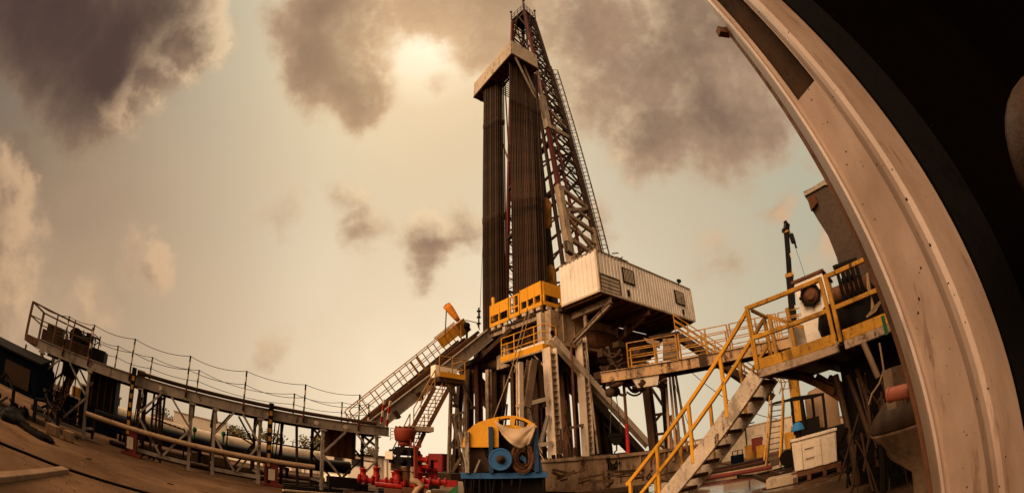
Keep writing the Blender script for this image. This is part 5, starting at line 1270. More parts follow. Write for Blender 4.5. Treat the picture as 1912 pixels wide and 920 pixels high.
# red pipe stub by the frame
m=MB(); a=pd(1660,737,3.6);b=pd(1700,728,3.5); m.tube(a,b,.055,16); m.lathe(a,(b-a),[(0,.06),(.02,.06)],16); tag(m.build('red_pipe_stub',paint('faded_red_pipe',(.36,.10,.06),.3,.4)),'short faded red pipe stub poking out beside the big pale frame','pipe')
m=MB(); a=pd(1680,720,4.2); m.box(a,.12,.3,.34,YV); tag(m.build('junction_box',midb),'rusted plate box behind the faded red pipe stub','junction box')
m=MB(); a=pd(1652,607,5.9); m.box(a,.04,.05,.24,UV); tag(m.build('green_tag_plate',green),'small green plate at the end of the platform edge beside the frame','plate')
# white bin on its skid
bt=thing('white_bin',flr(pd(1520,880,14.2)),'white moulded plastic bin on a rusty skid beneath the platform','bin')
c=flr(pd(1524,872,14.9)); tx=Vector((c.y,-c.x,0)).normalized(); ty=Vector((-tx.y,tx.x,0)); 
def lb2(m,x0,x1,y0,y1,z0,z1,tp=0): return m.hexa([c+tx*x0+ty*y0+ZV*z0,c+tx*x1+ty*y0+ZV*z0,c+tx*x1+ty*y1+ZV*z0,c+tx*x0+ty*y1+ZV*z0,c+tx*(x0-tp)+ty*(y0-tp)+ZV*z1,c+tx*(x1+tp)+ty*(y0-tp)+ZV*z1,c+tx*(x1+tp)+ty*(y1+tp)+ZV*z1,c+tx*(x0-tp)+ty*(y1+tp)+ZV*z1])
binw=paint('bin_white_plastic',(.68,.54,.40),.12,.4,rough=.5)
m=MB(); lb2(m,-.68,.68,-.5,.6,.36,1.30,.04)
for x in (-.66,-.05,.42): lb2(m,x,x+.26,-.57,-.501,.38,1.22,0)
m.build('tub',binw,bt,.02)
m=MB(); lb2(m,-.76,.76,-.60,.68,1.302,1.38); m.build('rim',binw,bt,.015)
m=MB()
for z in (.7,1.0): m.bar(c+tx*-.32-ty*.56+ZV*z,c+tx*.18-ty*.56+ZV*z,.02)
m.build('grab_bar',rustm,bt)
m=MB(); lb2(m,-.8,.8,-.55,-.4,.2,.34); lb2(m,-.8,.8,.4,.55,.2,.34)
for x in (-.75,-.3,.2,.65): lb2(m,x,x+.12,-.6,.6,.03,.198)
m.build('skid',rustm,bt)
# blue motor, cage, tan tank and yellow machine behind the bin
bm_=thing('blue_motor',pd(1490,800,14.9),'small bright blue domed motor on the bin edge in front of the yellow machine','motor')
q=pd(1490,803,14.9); MB().lathe(q,ZV,[(0,.22),(.03,.24),(.08,.2),(.2,.16),(.26,.06)],14).build('dome',paint('bright_blue_paint',(.03,.16,.38),.1,.3),bm_); MB().lathe(q-ZV*.3,ZV,[(0,.1),(.29,.12)],10).build('shaft_housing',dark,bm_)
cg=thing('machine_cab',flr(pd(1515,860,16.5)),'open dark cab frame with a slanted roof behind the white bin','cab frame')
def q_(x,y,d): return pd(x,y,d)
m=MB()
TL=q_(1484,742,16.5);TR=q_(1536,735,16.5);TL2=TL+Vector((.4,1.2,.05));TR2=TR+Vector((.4,1.2,.05))
for a,b in ((TL,TR),(TL2,TR2),(TL,TL2),(TR,TR2),(TL.lerp(TR,.5),TL2.lerp(TR2,.5))): m.bar(a,b,.12,.08)
BL_=q_(1502,808,16.5);BR_=q_(1543,800,16.5)
for a,b in ((TL.lerp(TR,.22),BL_),(TR,BR_),(TL2.lerp(TR2,.2),BL_+Vector((.4,1.2,0))),(TR2,BR_+Vector((.4,1.2,0))),(TL2.lerp(TR2,.6),BL_.lerp(BR_,.6)+Vector((.4,1.2,0)))): m.bar(a,b,.09,.09)
m.bar(BL_,BR_,.12,.16); m.bar(BL_-ZV*.3,BR_-ZV*.3,.1,.14)
m.build('frame',blued if False else dark,cg)
m=MB(); m.box(BL_.lerp(BR_,.5)+Vector((.2,.7,.2)),.9,.6,.6,tx); m.box(flr(BL_.lerp(BR_,.5))+Vector((.2,.7,.65)),1.4,1.2,1.3,tx); m.build('seat_box',dark,cg)
tk=MB(); q=flr(pd(1540,800,19)); tk.lathe(q,ZV,[(0,.7),(2.7,.7),(3.0,.5),(3.1,.1)],20); tag(tk.build('tan_silo',paint('tan_tank',(.22,.13,.07),.3,.5)),'tan cylindrical tank behind the dark cab frame','tank')
tk=MB(); q=flr(pd(1575,800,17)); tk.box(q+ZV*.7,1.6,1.4,1.4,tx); tag(tk.build('dark_tank',dark),'dark square tank right of the tan cylindrical tank','tank')
ym=thing('yellow_crane_truck',flr(pd(1488,840,23)),'yellow machine with an upright boom behind the bin and the ladder stair','crane machine')
q=flr(pd(1487,840,23)); m=MB(); m.box(q+ZV*1.2,1.0,1.6,.8,tx); m.box(q+ZV*1.7+tx*.15,.6,1.0,.35,tx); m.build('body',yelr,ym,.03)
m=MB(); m.box((pd(1484,790,22.6)+pd(1484,700,22.6))/2,.42,.42,(pd(1484,700,22.6).z-pd(1484,790,22.6).z),tx); m.box((pd(1494,790,22.8)+pd(1492,700,22.8))/2,.14,.2,2.4,tx); m.build('boom',yelr,ym)
m=MB()
for k in (-.4,.4): m.lathe(q+tx*k-ty*.85+ZV*.4,-ty,[(0,.4),(.2,.4)],16)
m.build('wheel',rubber,ym)
# ladder stair with yellow rails
ls=thing('ladder_stair',flr(pd(1444,872,22.5)),'steep grey ladder stair with yellow hooped rails standing in the wet yard','ladder stair')
B0=flr(pd(1430,874,22.3),.05);T0=pd(1441,752,23);B1=flr(pd(1457,871,22.3),.05);T1=pd(1463,749,23)
for a,b in ((B0,T0),(B1,T1)): MB().bar(a,b,.07,.2,UV).build('stringer',greyp,ls)
for i in range(12): k=(i+.5)/12; MB().bar(B0.lerp(T0,k),B1.lerp(T1,k),.16,.04).build('tread',grime,ls)
m=MB()
for (a,b,dx) in ((B0,T0,-.25),(B1,T1,-.2)):
    o=XV*dx-YV*.3; hh=ZV*.9
    m.pipe([a+o+ZV*.5,b+o+ZV*.4,b+o*1.2+ZV*.95,b+o*.3+ZV*1.15,b+ZV*.9,b],.03,6); m.tube(a+o*.5+ZV*.1,b+o*.5+ZV*.1,.025,6)
    for k in (.1,.4,.7): m.tube(a.lerp(b,k),a.lerp(b,k+.03)+o+ZV*.4,.022,5)
m.build('handrail',yel,ls)
m=MB(); c=(T0+T1)/2; m.box(c+Vector((.5,.2,0)),1.4,.8,.08,XV); m.build('landing',grime,ls)
rc2=MB(); q=T1+Vector((.1,.1,0)); 
for s in (0,.55): rc2.bar(q+XV*s,q+XV*s+ZV*1.25,.04)
for h in (.6,.95,1.25): rc2.bar(q+ZV*h,q+XV*.55+ZV*h,.035)
rc2.build('gate',yelo,ls)
# ground pipes and yard clutter on the right
rr=random.Random(14)
for i in range(6):
    a=pd(1295,846+i*3.2,30-i*1.4);b=pd(1425+i*3,812+i*7,33-i*2.2); a.z=b.z=.12+.05*(i%2)
    m=MB(); m.tube(a,b,.10,8); tag(m.build('yard_pipe',(dark,pipem,redd,pipem,pipet,redd)[i]),f'{ord_[i]} pipe on the sand beyond the big stair, counted from the farthest','pipe','pipes lying on the sand beyond the big stair')
m=MB(); m.pipe([pz(x,y,.05) for x,y in ((1375,872),(1378,888),(1410,886),(1450,876),(1478,868))],.05,6); tag(m.build('ground_hose',rubber),'dark hose bent across the wet ground before the ladder stair','hose')
m=MB(); m.pipe([pz(x,y,.05) for x,y in ((1330,862),(1370,868),(1400,875),(1420,872))],.03,6); tag(m.build('ground_cable',rubber),'thin dark cable crossing the wet ground left of the bent hose','cable')
q=pz(1462,905,0); m=MB(); 
fl2=MB(); fl2.box(q+ZV*.16,1.0,.75,.3,tx); tag(fl2.build('concrete_slab',concrete,bevel=.02),'tan concrete slab on the wet ground at the bottom right','concrete slab')
m=MB(); p=pz(1440,905,0); 
st3=thing('fallen_steps',p,'short set of fallen metal steps lying by the concrete slab','steps')
for s in (0,.7): MB().bar(p+XV*s+ZV*.08,p+XV*(s+.25)+YV*1.6+ZV*.3,.1,.14).build('side',grime,st3)
for k in range(5): MB().bar(p+XV*.06*k+YV*.3*k+ZV*(.1+.04*k),p+XV*(.7+.06*k)+YV*.3*k+ZV*(.1+.04*k),.05,.05).build('rung',grime,st3)
lm=thing('yard_floodlight',flr(pd(1396,850,42)),'tall thin yard floodlight mast in front of the pale huts','floodlight mast')
q=flr(pd(1396,850,42)); zt=pd(1390,793,42).z; MB().tube(q,q+ZV*zt,.07).build('mast',dark,lm); MB().box(q+ZV*(zt+.35),.9,.4,.6,tx).box(q+ZV*(zt+.05),1.8,.15,.1,tx).build('lamp_head',dark,lm)
# far crane boom
cr=thing('mobile_crane',flr(pd(1484,800,60)),'distant mobile crane with a tall dark telescopic boom and yellow collar','crane')
T=pd(1468,432,60);B=flr(pd(1483,800,60),1.5); Mid=pd(1474,515,60)
def bx_(a,b,w,mt,nm): return MB().bar(a,b,w,w,UV).build(nm,mt,cr)
dT=(T-B).normalized()
bx_(B,Mid,.85,dark,'lower_boom'); bx_(Mid,T,.62,dark,'upper_boom'); bx_(Mid-dT*.25,Mid+dT*.25,1.0,yelo,'collar')
m=MB(); m.bar(T,T+ZV*1.1+XV*.5,.7,.7); m.bar(T,T+ZV*.2-XV*.6,.5,.5); m.bar(T+ZV*1.1+XV*.5,T+ZV*1.6+XV*.3,.4); m.build('boom_head',dark,cr); bx_(T-dT*.3,T,.85,yelo,'head_collar')
m=MB(); h=pd(1480,447,60); m.bar(h+ZV*.8,h-ZV*.5,.6,.6); m.bar(h-ZV*.5+XV*.2,h-ZV*1.3+XV*.2,.25); m.build('hook_block',dark,cr)
m=MB(); m.tube(T+ZV*1.0+XV*.5,h+ZV*.8,.06,4); m.tube(h,pd(1512,545,60),.04,4); m.build('hoist_wire',wirem,cr)
m=MB()
for k in range(5): p=B.lerp(T,.5+.09*k); m.box(p-YV*.46,.25,.05,.6,tx)
m.build('marking',cream,cr)
MB().box(B+ZV*.2,6,2.5,2.2,tx).build('carrier',yelo,cr)
for k in (-2,0,2): MB().lathe(flr(B)+tx*k-ty*1.3+ZV*.6,-ty,[(0,.6),(.35,.6)],14).build('wheel',rubber,cr)
# low scaffold rails and boxes near huts
fr_=thing('yard_fence',flr(pd(1360,850,36)),'low dark railing beside a blue drum before the pale huts','railing'); m=MB()
a=flr(pd(1368,846,36));b=flr(pd(1386,842,36))
for h in (.5,1.0): m.bar(a+ZV*h,b+ZV*h,.05)
for k in (0,.5,1): m.bar(a.lerp(b,k),a.lerp(b,k)+ZV*1.0,.06,.06,UV)
m.build('rail',dark,fr_)
m=MB(); q=flr(pd(1376,846,35)); m.lathe(q,ZV,[(0,.5),(.7,.5)],12); tag(m.build('blue_drum',navy),'squat blue drum behind the low dark railing','drum')
for i,(x,d,h) in enumerate(((1400,40,1.2),(1407,40,.9),(1422,38,1.0))):
    q=flr(pd(x,840,d)); m=MB(); m.box(q+ZV*h/2,.8,.5,h,tx); tag(m.build('yellow_crate',yelo),('tallest','lowest','rightmost')[i]+' yellow crate near the floodlight mast','crate','yellow crates near the floodlight mast')

# ================================================================ BIG PALE FRAME at the right edge (very near)
WD=Vector((-.00806,.14137,.98992)); 
bf=thing('door_frame',pd(1800,700,1.5),'huge pale folded steel door frame curving past at the right edge of the picture','door frame')
bf['_w']=(1.2,.8,0)
bf.location=(1.2,.8,0)
def fp(px,py,d): return pd(px,py,d)
def line(p,z): return p+WD*((z-p.z)/WD.z)
ZL,ZH=-.0,6.5
pts=[fp(1627,497,1.62),fp(1633,499,1.58),fp(1637,500,1.555),fp(1641,500,1.525),fp(1645,500,1.51),fp(1651,500,1.51),fp(1655,500,1.53),fp(1662,500,1.54),fp(1735,500,1.475),fp(1746,500,1.445),fp(1756,500,1.432),fp(1768,500,1.44),fp(1777,500,1.47),fp(1819,500,1.66)]
# rounded steel profile swept along the frame direction
back=[fp(1830,500,1.80),fp(1700,500,1.85)]
def sweep(m,pp,z0,z1,closed=True,n=24,sm=True):
    ring=len(pp); vs=[]
    for j in range(n+1):
        z=z0+(z1-z0)*j/n
        vs+=[line(p,z) for p in pp]
    k=ring if closed else ring-1
    m.add(vs,[(j*ring+i,j*ring+(i+1)%ring,(j+1)*ring+(i+1)%ring,(j+1)*ring+i) for j in range(n) for i in range(k)],sm); return m
def frame_mat():
    m=bpy.data.materials.new('frame_pale_paint'); m.use_nodes=True; N=NT(m.node_tree); tc=N.n('ShaderNodeTexCoord').outputs['Object']
    no=lambda sc,st=(1,1,1),d=7,r=.6,l=(0,0,0): N.n('ShaderNodeTexNoise',i={'Vector':N.n('ShaderNodeMapping',i={0:tc,1:l,3:st}).outputs[0],'Scale':sc,'Detail':float(d),'Roughness':r}).outputs['Fac']
    big=no(2.2,(1,1,.5)); streak=no(9,(1,1,.10),6,.6,(3,1,2)); fine=no(55,(1,1,1),5,.75); run=no(16,(1,1,.16),7,.7,(7,5,1))
    col=N.ramp(big,[(.35,(.20,.130,.092)),(.5,(.275,.187,.138)),(.65,(.33,.235,.18))])
    col=N.mix(N.math('MULTIPLY',N.mr(streak,.46,.66),.35),col,(.19,.115,.078))
    col=N.mix(N.math('MULTIPLY',N.mr(run,.58,.68),.55),col,(.085,.035,.016))
    vo=N.n('ShaderNodeTexVoronoi',i={'Vector':N.n('ShaderNodeMapping',i={0:tc,3:(1,1,.7)}).outputs[0],'Scale':34.0,'Randomness':1.0})
    chip=N.math('MULTIPLY',N.mr(N.math('ADD',vo.outputs['Distance'],N.math('MULTIPLY',fine,.25)),.16,.24,1,0),N.mr(no(5,(1,1,1),4,.6,(9,2,4)),.46,.54))
    col=N.mix(chip,col,(.035,.015,.008))
    col=N.mix(N.math('MULTIPLY',N.mr(fine,.55,.72),.35),col,(.14,.075,.045))
    bm=N.n('ShaderNodeBump',i={'Strength':.25,'Distance':.006,'Height':N.math('SUBTRACT',N.math('ADD',N.math('MULTIPLY',fine,.35),N.math('MULTIPLY',streak,.5)),chip)})
    p=N.n('ShaderNodeBsdfPrincipled',i={'Base Color':col,'Roughness':N.math('ADD',.28,N.math('MULTIPLY',fine,.25)),'Specular IOR Level':.45,'Normal':bm.outputs[0]})
    N.n('ShaderNodeOutputMaterial',i={0:p.outputs[0]}); return m
fm=frame_mat()
zr=pd(1468,165,1.5).z
hin=Vector((pts[8].x,pts[8].y,0)).normalized()
i7=pts[7]+(pts[8]-pts[7])*.05; i8=pts[8]-(pts[8]-pts[7])*.04
sweep(MB(),pts+back,0.02,zr,True,14,False).build('jamb',fm,bf)
notch=pts[:8]+[i7,i7+hin*.10,i8+hin*.10,i8]+pts[8:]+back
sweep(MB(),notch,zr,ZH,True,14,False).build('jamb',fm,bf)
m=MB(); m.add([line(p,zr) for p in (i7,i8,i8+hin*.10,i7+hin*.10)],[(0,1,2,3)]); m.build('notch_sill',fm,bf)
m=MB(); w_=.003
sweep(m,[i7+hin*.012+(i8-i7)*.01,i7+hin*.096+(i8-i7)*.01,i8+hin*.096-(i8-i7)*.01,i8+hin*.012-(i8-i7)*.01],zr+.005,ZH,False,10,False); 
m.build('notch_shade_lining',grime,bf)  # dark sheet whose colour stands in for shade inside the notch
# specks of rust / chips as bolts along the jamb
m=MB(); rr=random.Random(31)
for k in range(90):
    s=rr.random(); i=rr.choice([7,7,7,8,10,11]); p=pts[i].lerp(pts[i+1],s); q=line(p,rr.uniform(.6,5)); zz_=rr.uniform(.0012,.0042); m.blob(q,zz_,zz_,zz_*rr.uniform(.6,1.6),6,4,.4)
m.build('paint_chip',dark,bf)
# thin dark rubber edge and outer rail ending in a hook plate
ed=[fp(1619,500,1.66),fp(1627,498,1.64),fp(1629,500,1.70),fp(1622,502,1.71)]
sweep(MB(),ed,.02,line(ed[0],0).z+0 if False else pd(1330,25,1.66).z if pd(1330,25,1.66).z<6 else 6,True,16,False).build('outer_rail',rustm,bf)
q=line(ed[0],min(6,pd(1335,30,1.66).z)); MB().box(q+Vector((-.02,0,.0)),.07,.04,.05,XV).build('rail_hook',rustm,bf)
# dark interior wall, head and side panels behind the frame
iw=thing('dark_cabin_interior',(3,0,0),'interior painted near-black to look unlit, beyond the pale door frame at the far right','cabin interior')
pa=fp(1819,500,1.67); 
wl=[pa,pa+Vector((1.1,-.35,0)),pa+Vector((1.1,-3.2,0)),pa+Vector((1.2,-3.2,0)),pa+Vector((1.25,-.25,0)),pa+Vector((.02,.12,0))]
blk=paint('painted_shade_black',(.0016,.001,.0008),0,.3,rough=.9,spec=.0)  # near-black base colour stands in for the missing light inside
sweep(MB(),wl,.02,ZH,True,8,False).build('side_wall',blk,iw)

# faint lighter seam on the dark wall and the rounded rusty drum end
def wp(px,py): 
    q=ray(px,py); nrm=Vector((wl[1]-wl[0])).cross(WD).normalized(); return EV+q*((pa-EV).dot(nrm)/q.dot(nrm))
stripm=paint('dark_inner_steel',(.0035,.0028,.0028),.3,.8,rough=.6,spec=.03)
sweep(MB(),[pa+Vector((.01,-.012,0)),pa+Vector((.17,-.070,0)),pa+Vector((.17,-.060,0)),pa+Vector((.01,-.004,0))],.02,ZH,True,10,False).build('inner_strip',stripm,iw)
m=MB(); rr=random.Random(17)
for k in range(14): q=line(pa+Vector((.19,-.078,0)),.5+.42*k); m.blob(q,.006,.006,.006,6,4,.1)
m.build('rivet',stripm,iw)
dr_=thing('round_drum',pd(1925,300,1.3),'rounded rusty tan drum end jutting into the dark at the far right edge','drum')
c=pd(1962,285,1.25); d=(EV-c).normalized()
MB().lathe(c-d*.3,(EV+Vector((-.2,-.3,.2))-c),[(0,.17),(.2,.17),(.26,.15),(.29,.09),(.3,.01)],24).build('drum_end',orangep if False else paint('drum_rust_tan',(.035,.016,.008),.5,.9,scale=3),dr_)
# ================================================================ TREES
leafm=bpy.data.materials.new('leaf'); leafm.use_nodes=True; N=NT(leafm.node_tree)
c_=N.n('ShaderNodeTexNoise',i={'Vector':N.n('ShaderNodeTexCoord').outputs['Object'],'Scale':1.3}).outputs['Fac']
p_=N.n('ShaderNodeBsdfPrincipled',i={'Base Color':N.ramp(c_,[(.35,(.10,.085,.04)),(.65,(.20,.155,.075))]),'Roughness':.8,'Specular IOR Level':.2}); N.n('ShaderNodeOutputMaterial',i={0:p_.outputs[0]})
barkm=paint('bark',(.10,.06,.035),0,.5,rough=.95)
def tree(px,py,d,w,label,seed,palm=False):
    rr=random.Random(seed); top=pd(px,py,d); b=flr(top); H=top.z; t=thing('tree',b,label,'tree','scattered trees beyond the yard')
    m=MB(); m.tube(b,b+ZV*H*.55,.05*H,7,.03*H)
    limbs=[]
    for k in range(7):
        a=rr.random()*6.28; e=b+ZV*H*rr.uniform(.55,.85)+Vector((math.cos(a),math.sin(a),0))*w*rr.uniform(.2,.42); m.tube(b+ZV*H*rr.uniform(.35,.55),e,.02*H,5,.006*H); limbs.append(e)
    m.build('trunk',barkm,t)
    vs=[];fs=[]
    for k in range(420):
        l=rr.choice(limbs); q=l+Vector((rr.gauss(0,1),rr.gauss(0,1),rr.gauss(0,.8)))*w*.13
        if q.z>H*1.02: continue
        s=w*.05*rr.uniform(.6,1.4); n=Vector((rr.gauss(0,1),rr.gauss(0,1),rr.gauss(0,1))).normalized(); x=n.orthogonal().normalized()*s; y=n.cross(x).normalized()*s*.7
        i=len(vs); vs+=[q-x,q-y,q+x,q+y]; fs.append((i,i+1,i+2,i+3))
    cm=MB(); cm.add(vs,fs); cm.build('crown',leafm,t)
TR=[(432,790,110,6.5,'bushy tree at the left of the group above the hut roof behind mid catwalk'),(452,800,112,4.5,'smaller tree touching the right of the bushy tree behind mid catwalk'),
(468,806,118,3.5,'low shrubby tree right of the pair behind mid catwalk'),(512,803,90,5,'tree seen just right of the right pipe lifter'),(576,812,88,4.8,'round tree left of the right end trestle of the catwalk'),
(600,812,92,4.4,'tree partly hidden by the legs of the right end trestle'),(688,832,88,4.2,'thin leafy tree right of the rusty slung bin under the catwalk'),(62,706,95,7,'dark tree low on the horizon at the far left, nearest the navy shed'),
(84,712,100,7,'dark tree low on the horizon between the navy shed and the catwalk steps'),(104,716,100,6,'dark tree low on the horizon just left of the catwalk steps'),(303,757,90,4,'small spindly tree between the dark stanchions of the left pipe lifter'),
(1255,815,140,6,'low tree far off between the diagonal brace and the leaning poles'),(1452,790,80,5,'low dark tree behind the yellow ladder stair')]
for i,a in enumerate(TR): tree(*a,seed=40+i)
# thin lamp poles on the skyline
for i,(x,y) in enumerate(((92,694),(104,705),(322,778),(547,824))):
    q=flr(pd(x,y,80)); m=MB(); z=pd(x,y,80).z; m.tube(q,q+ZV*z,.10,5); m.bar(q+ZV*z-XV*.5,q+ZV*z+XV*.5,.12); tag(m.build('utility_pole',wirem),f'{ord_[i]} thin utility pole on the skyline, counted from the left','utility pole','utility poles on the skyline')
# ================================================================ NAVY SHED at the far left
ns_=thing('navy_shed',flr(pd(20,760,21)),'dark navy pitched-roof generator shed at the far left edge','shed')
c=flr(pd(22,760,22)); ax=Vector((.72,.69,0)).normalized(); an=Vector((-ax.y,ax.x,0))
zt=pd(50,655,21.5).z
def sb(x,y,z): return c+ax*x+an*y+ZV*z
ze=zt-.35; 
m=MB(); m.hexa([sb(-3.2,-1.1,.9),sb(1.6,-1.1,.9),sb(1.6,2.0,.9),sb(-3.2,2.0,.9),sb(-3.2,-1.1,ze),sb(1.6,-1.1,ze),sb(1.6,2.0,ze),sb(-3.2,2.0,ze)]); m.prism([sb(1.6,-1.1,ze+.001),sb(1.6,2.0,ze+.001),sb(1.6,.45,zt)],ax*-4.8); m.build('wall',navy,ns_)
m=MB(); m.hexa([sb(-3.3,-1.25,ze+.0),sb(1.75,-1.25,ze+.0),sb(1.75,.45,zt+.02),sb(-3.3,.45,zt+.02),sb(-3.3,-1.25,ze+.08),sb(1.75,-1.25,ze+.08),sb(1.75,.45,zt+.10),sb(-3.3,.45,zt+.10)]); m.build('roof',dark,ns_)
m=MB()
for x in (-1.8,.2): m.tube(sb(x,.45,zt),sb(x,.45,zt+.3),.05)
m.build('vent_stub',dark,ns_)
m=MB(); m.hexa([sb(-1.4,-1.13,ze-.75),sb(-1.1,-1.13,ze-.75),sb(-1.1,-1.105,ze-.75),sb(-1.4,-1.105,ze-.75),sb(-1.4,-1.13,ze-.65),sb(-1.1,-1.13,ze-.65),sb(-1.1,-1.105,ze-.65),sb(-1.4,-1.105,ze-.65)]); m.build('nameplate',cream,ns_)
m=MB(); m.hexa([sb(-.2,-1.14,1.1),sb(1.2,-1.14,1.1),sb(1.2,-1.105,1.1),sb(-.2,-1.105,1.1),sb(-.2,-1.14,ze-.35),sb(1.2,-1.14,ze-.35),sb(1.2,-1.105,ze-.35),sb(-.2,-1.105,ze-.35)]); m.build('louvre_panel',grime,ns_)
m=MB(); rr=random.Random(50)
for k in range(50): a=sb(rr.uniform(-3.3,3.6),rr.uniform(-1.8,-.5),rr.uniform(.1,1.5)); m.bar(a,a+Vector((rr.uniform(-.7,.7),rr.uniform(-.3,.3),rr.uniform(-.5,.5))),rr.uniform(.04,.12))
for k in range(6): m.bar(sb(-3.2+k*1.2,-1.0,.03),sb(-3.2+k*1.2,-1.0,.9),.14)
m.build('piping',dark,ns_)
bkk=MB(); rr=random.Random(60)
for k in range(14): q=pz(22+rr.uniform(-20,60),768+rr.uniform(-6,22),0); bkk.blob(q+ZV*.12,rr.uniform(.2,.5),rr.uniform(.2,.5),rr.uniform(.1,.3),7,5,.3)
bkk_=bkk.build('scrap_heap',dark); bkk_['kind']='stuff'; tag(bkk_,'low dark heap of scrap on the sand before the navy shed','scrap heap')
# yellow loader in the background between the left trestle legs
ld=thing('yellow_loader',flr(pd(150,748,34)),'small yellow loader parked in the sunlit sand behind the left trestle','loader')
q=flr(pd(152,748,34)); lx=Vector((q.y,-q.x,0)).normalized()
MB().box(q+ZV*1.1,3.0,1.5,.9,lx).box(q+ZV*1.9-lx*.3,1.1,1.3,.9,lx).build('body',yelo,ld,.05); m=MB()
MB().box(q+ZV*.7+lx*2.1,.7,1.9,.7,lx).build('bucket',rustm,ld)
for k in (-.9,.9): MB().lathe(q+lx*k-Vector((-lx.y,lx.x,0))*.8+ZV*.55,-Vector((-lx.y,lx.x,0)),[(0,.55),(.35,.55)],14).build('wheel',rubber,ld)
# ================================================================ WORKER bending over the casing pipes
skinm=paint('skin',(.25,.12,.07),0,.1,rough=.6); cloth=paint('dark_red_coverall',(.10,.018,.02),0,.3,rough=.9); hairm=paint('hair',(.015,.01,.008),0,.2,rough=.8)
wkp=flr(pd(394,815,26)); plat=MB(); plat.box(wkp+ZV*.35,2.2,1.4,.66,UV); tag(plat.build('timber_stack',timber),'low timber stack under the bending worker behind the casing pipes','timber stack')
wk=thing('person',wkp+ZV*.68,'worker in dark red coveralls bending forward over the pale casing pipe','person')
def skinmesh(nodes,edges,name,mat,parent,off=0.0):
    me=bpy.data.meshes.new(name); o=bpy.data.objects.new(name,me); COL.objects.link(o); o.parent=parent; o['_w']=parent['_w']; OBJS.append(o)
    me.from_pydata([n[0] for n in nodes],edges,[]); me.materials.append(mat)
    md=o.modifiers.new('skin','SKIN'); 
    for i,n in enumerate(nodes): me.skin_vertices[0].data[i].radius=(n[1]+off,n[1]+off)
    me.skin_vertices[0].data[0].use_root=True
    sd=o.modifiers.new('sub','SUBSURF'); sd.levels=1; sd.render_levels=1; md.use_smooth_shade=True; return o
fx=-UV*.9+VV*-.3; fx.normalize(); sx=Vector((-fx.y,fx.x,0))
def J(f,s,z): return fx*f+sx*s+ZV*z
nodes=[(J(0,0,.95),.15),(J(.16,0,1.12),.14),(J(.36,0,1.22),.15),(J(.50,0,1.22),.07),(J(.62,0,1.20),.10),(J(.68,0,1.14),.08),
 (J(.0,.11,.90),.11),(J(.10,.13,.48),.075),(J(-.02,.14,.08),.05),(J(.12,.14,.04),.045),(J(.0,-.11,.90),.11),(J(.04,-.13,.48),.075),(J(-.12,-.14,.08),.05),(J(.02,-.14,.04),.045),
 (J(.38,.2,1.18),.07),(J(.46,.26,.92),.05),(J(.62,.2,.72),.04),(J(.68,.18,.66),.035),(J(.38,-.2,1.18),.07),(J(.46,-.27,.92),.05),(J(.62,-.2,.72),.04),(J(.68,-.18,.66),.035)]
edges=[(0,1),(1,2),(2,3),(3,4),(4,5),(0,6),(6,7),(7,8),(8,9),(0,10),(10,11),(11,12),(12,13),(2,14),(14,15),(15,16),(16,17),(2,18),(18,19),(19,20),(20,21)]
skinmesh(nodes,edges,'body',skinm,wk)
keep=[0,1,2,6,7,8,10,11,12,14,15,16,18,19,20]; mp_={k:i for i,k in enumerate(keep)}
skinmesh([nodes[k] for k in keep],[(mp_[a],mp_[b]) for a,b in edges if a in mp_ and b in mp_],'coverall',cloth,wk,.022)
MB().blob(Vector(wk['_w'])+J(.61,0,1.24),.11,.11,.09,12,8).build('hair',hairm,wk)
for i,(x,y) in enumerate(((363,806),(417,814))):
    q=pd(x,y,24); m=MB(); m.lathe(q,ZV,[(0,.08),(.06,.12),(.2,.12),(.26,.05)],10); m.tube(q-ZV*.35,q,.05); tag(m.build('green_valve',green),('left','right')[i]+' small green valve head above the casing pipes beside the bending worker','valve','green valve heads beside the worker')
# ================================================================ NEAR GROUND DETAIL
m=MB(); m.pipe([pz(x,y,.03) for x,y in ((-20,820),(0,826),(50,846),(100,866),(160,886),(240,910),(300,926))],.035,8); tag(m.build('ground_cable',rubber),'thick black cable running across the sand at the bottom left','cable')
m=MB(); a=pz(-30,893,.05);b=pz(122,876,.05); m.bar(a,b,.22,.10); tag(m.build('timber_plank',timber,bevel=.01),'flat timber plank on the sand ending at the thick black cable','plank')
for k in range(5):
    a=pz(528,903+k*4,.08+.03*(k%2)); b=pz(742,912+k*4,.08+.03*(k%2)); m=MB(); m.tube(a,b,.065,8); tag(m.build('rack_pipe',(grime,pipem,dark,pipet,dark)[k]),f'{ord_[k]} pipe at the bottom edge before the red manifold, counted from far','pipe','pipes at the bottom edge before the manifold')
m=MB(); q=flr(pd(640,897,21)); m.box(q+ZV*.6,1.4,.5,.5,UV); m.box(q+ZV*.3+UV*.9,.5,.4,.6,UV)
for k in (-.6,.6): m.bar(q+UV*k,q+UV*k+ZV*.5,.08)
tag(m.build('tool_bench',dark),'low dark tool bench beside the left end of the red manifold','bench')
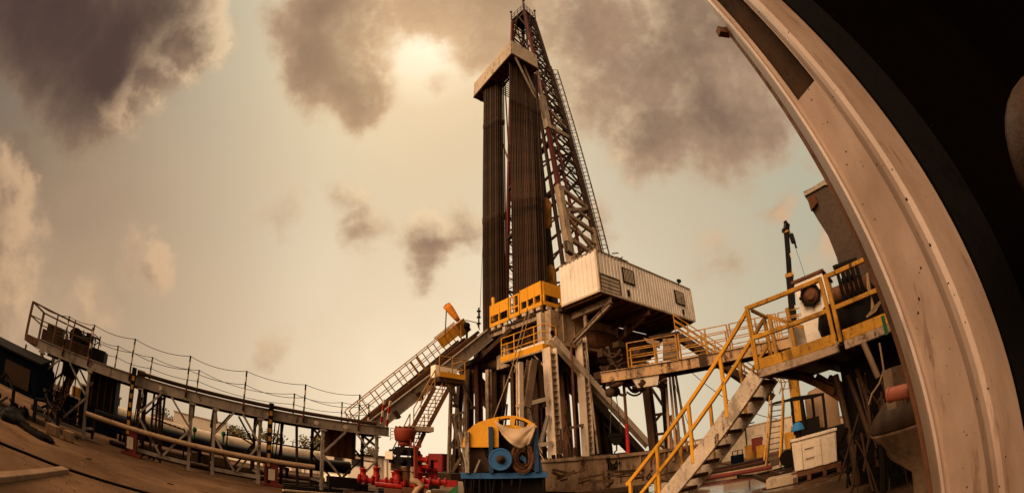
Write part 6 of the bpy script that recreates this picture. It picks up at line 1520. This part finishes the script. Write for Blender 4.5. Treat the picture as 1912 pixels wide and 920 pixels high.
m=MB(); m.hexa([flr(pd(601,870,30))+Vector(v) for v in ((0,0,0),(1.9,0,0),(1.9,.9,0),(0,.9,0),(.1,.1,.6),(1.8,.1,.6),(1.8,.8,.6),(.1,.8,.6))]); tag(m.build('white_sacks',hutw,bevel=.1),'pale wrapped bundle on the sand behind the end of the tan pipe','bundle')
rr=random.Random(71); m=MB()
for k in range(160):
    q=pz(rr.uniform(0,700),rr.uniform(830,918),0); s=rr.uniform(.008,.03); m.blob(q+ZV*s*.4,s,s*.8,s*.6,5,3,.3)
st_=m.build('pebbles',timber); st_['label']='scattered pebbles and dirt clods on the sand at the bottom left'; st_['category']='pebbles'; st_['kind']='stuff'
rr=random.Random(90)
for k in range(9):
    q=pz(rr.uniform(60,560),rr.uniform(850,905),.02); m=MB(); ang_=rr.uniform(0,3.14); L=rr.uniform(.15,.55); dv=Vector((math.cos(ang_),math.sin(ang_),0)); m.bar(q,q+dv*L,.05,.03); tag(m.build('wood_scrap',timber if k%2 else grime),f"{('first','second','third','fourth','fifth','sixth','seventh','eighth','ninth')[k]} loose scrap of wood or steel on the sand before the catwalk",'scrap','loose scraps on the sand before the catwalk')
# rig feet clutter
m=MB(); rr=random.Random(72)
for k in range(28):
    q=pd(rr.uniform(1042,1290),rr.uniform(876,905),rr.uniform(17,20)); m.bar(q,q+Vector((rr.uniform(-1,1),rr.uniform(-.4,.4),rr.uniform(-.25,.25))),rr.uniform(.05,.12))
so2=m.build('steel_offcuts',grime); so2['kind']='stuff'; tag(so2,'tangle of pipes and steel offcuts along the foot of the rig base girder','scrap pile')
SPLIT|={'rivet','pipe','piping','cross_tie','gauge_box','sign_plate','housing','seat_box','landing','canvas','post','louvre','end_beam','toe_board','lid','tread','gusset_frame','flange','cross_girder','lifting_lug','clamp','gate_post','strut','corner_post','hose','splice_plate','wheel','base_girder','crown_sheave','vessel','vent_stub','sill_bracket','side_beam','racking_board_strut','mast_joint','finger','stud','light_fitting','deck_beam_and_fill','under_strut','cable','support_post','bearer','marking','rib','service_piping','hanging_hoses','louvre','canvas_strip','control_tube','drilling_line','grab_bar','clip','stay','rail'}
split_parts()
for o in OBJS:
    if '_w' in o: del o['_w']
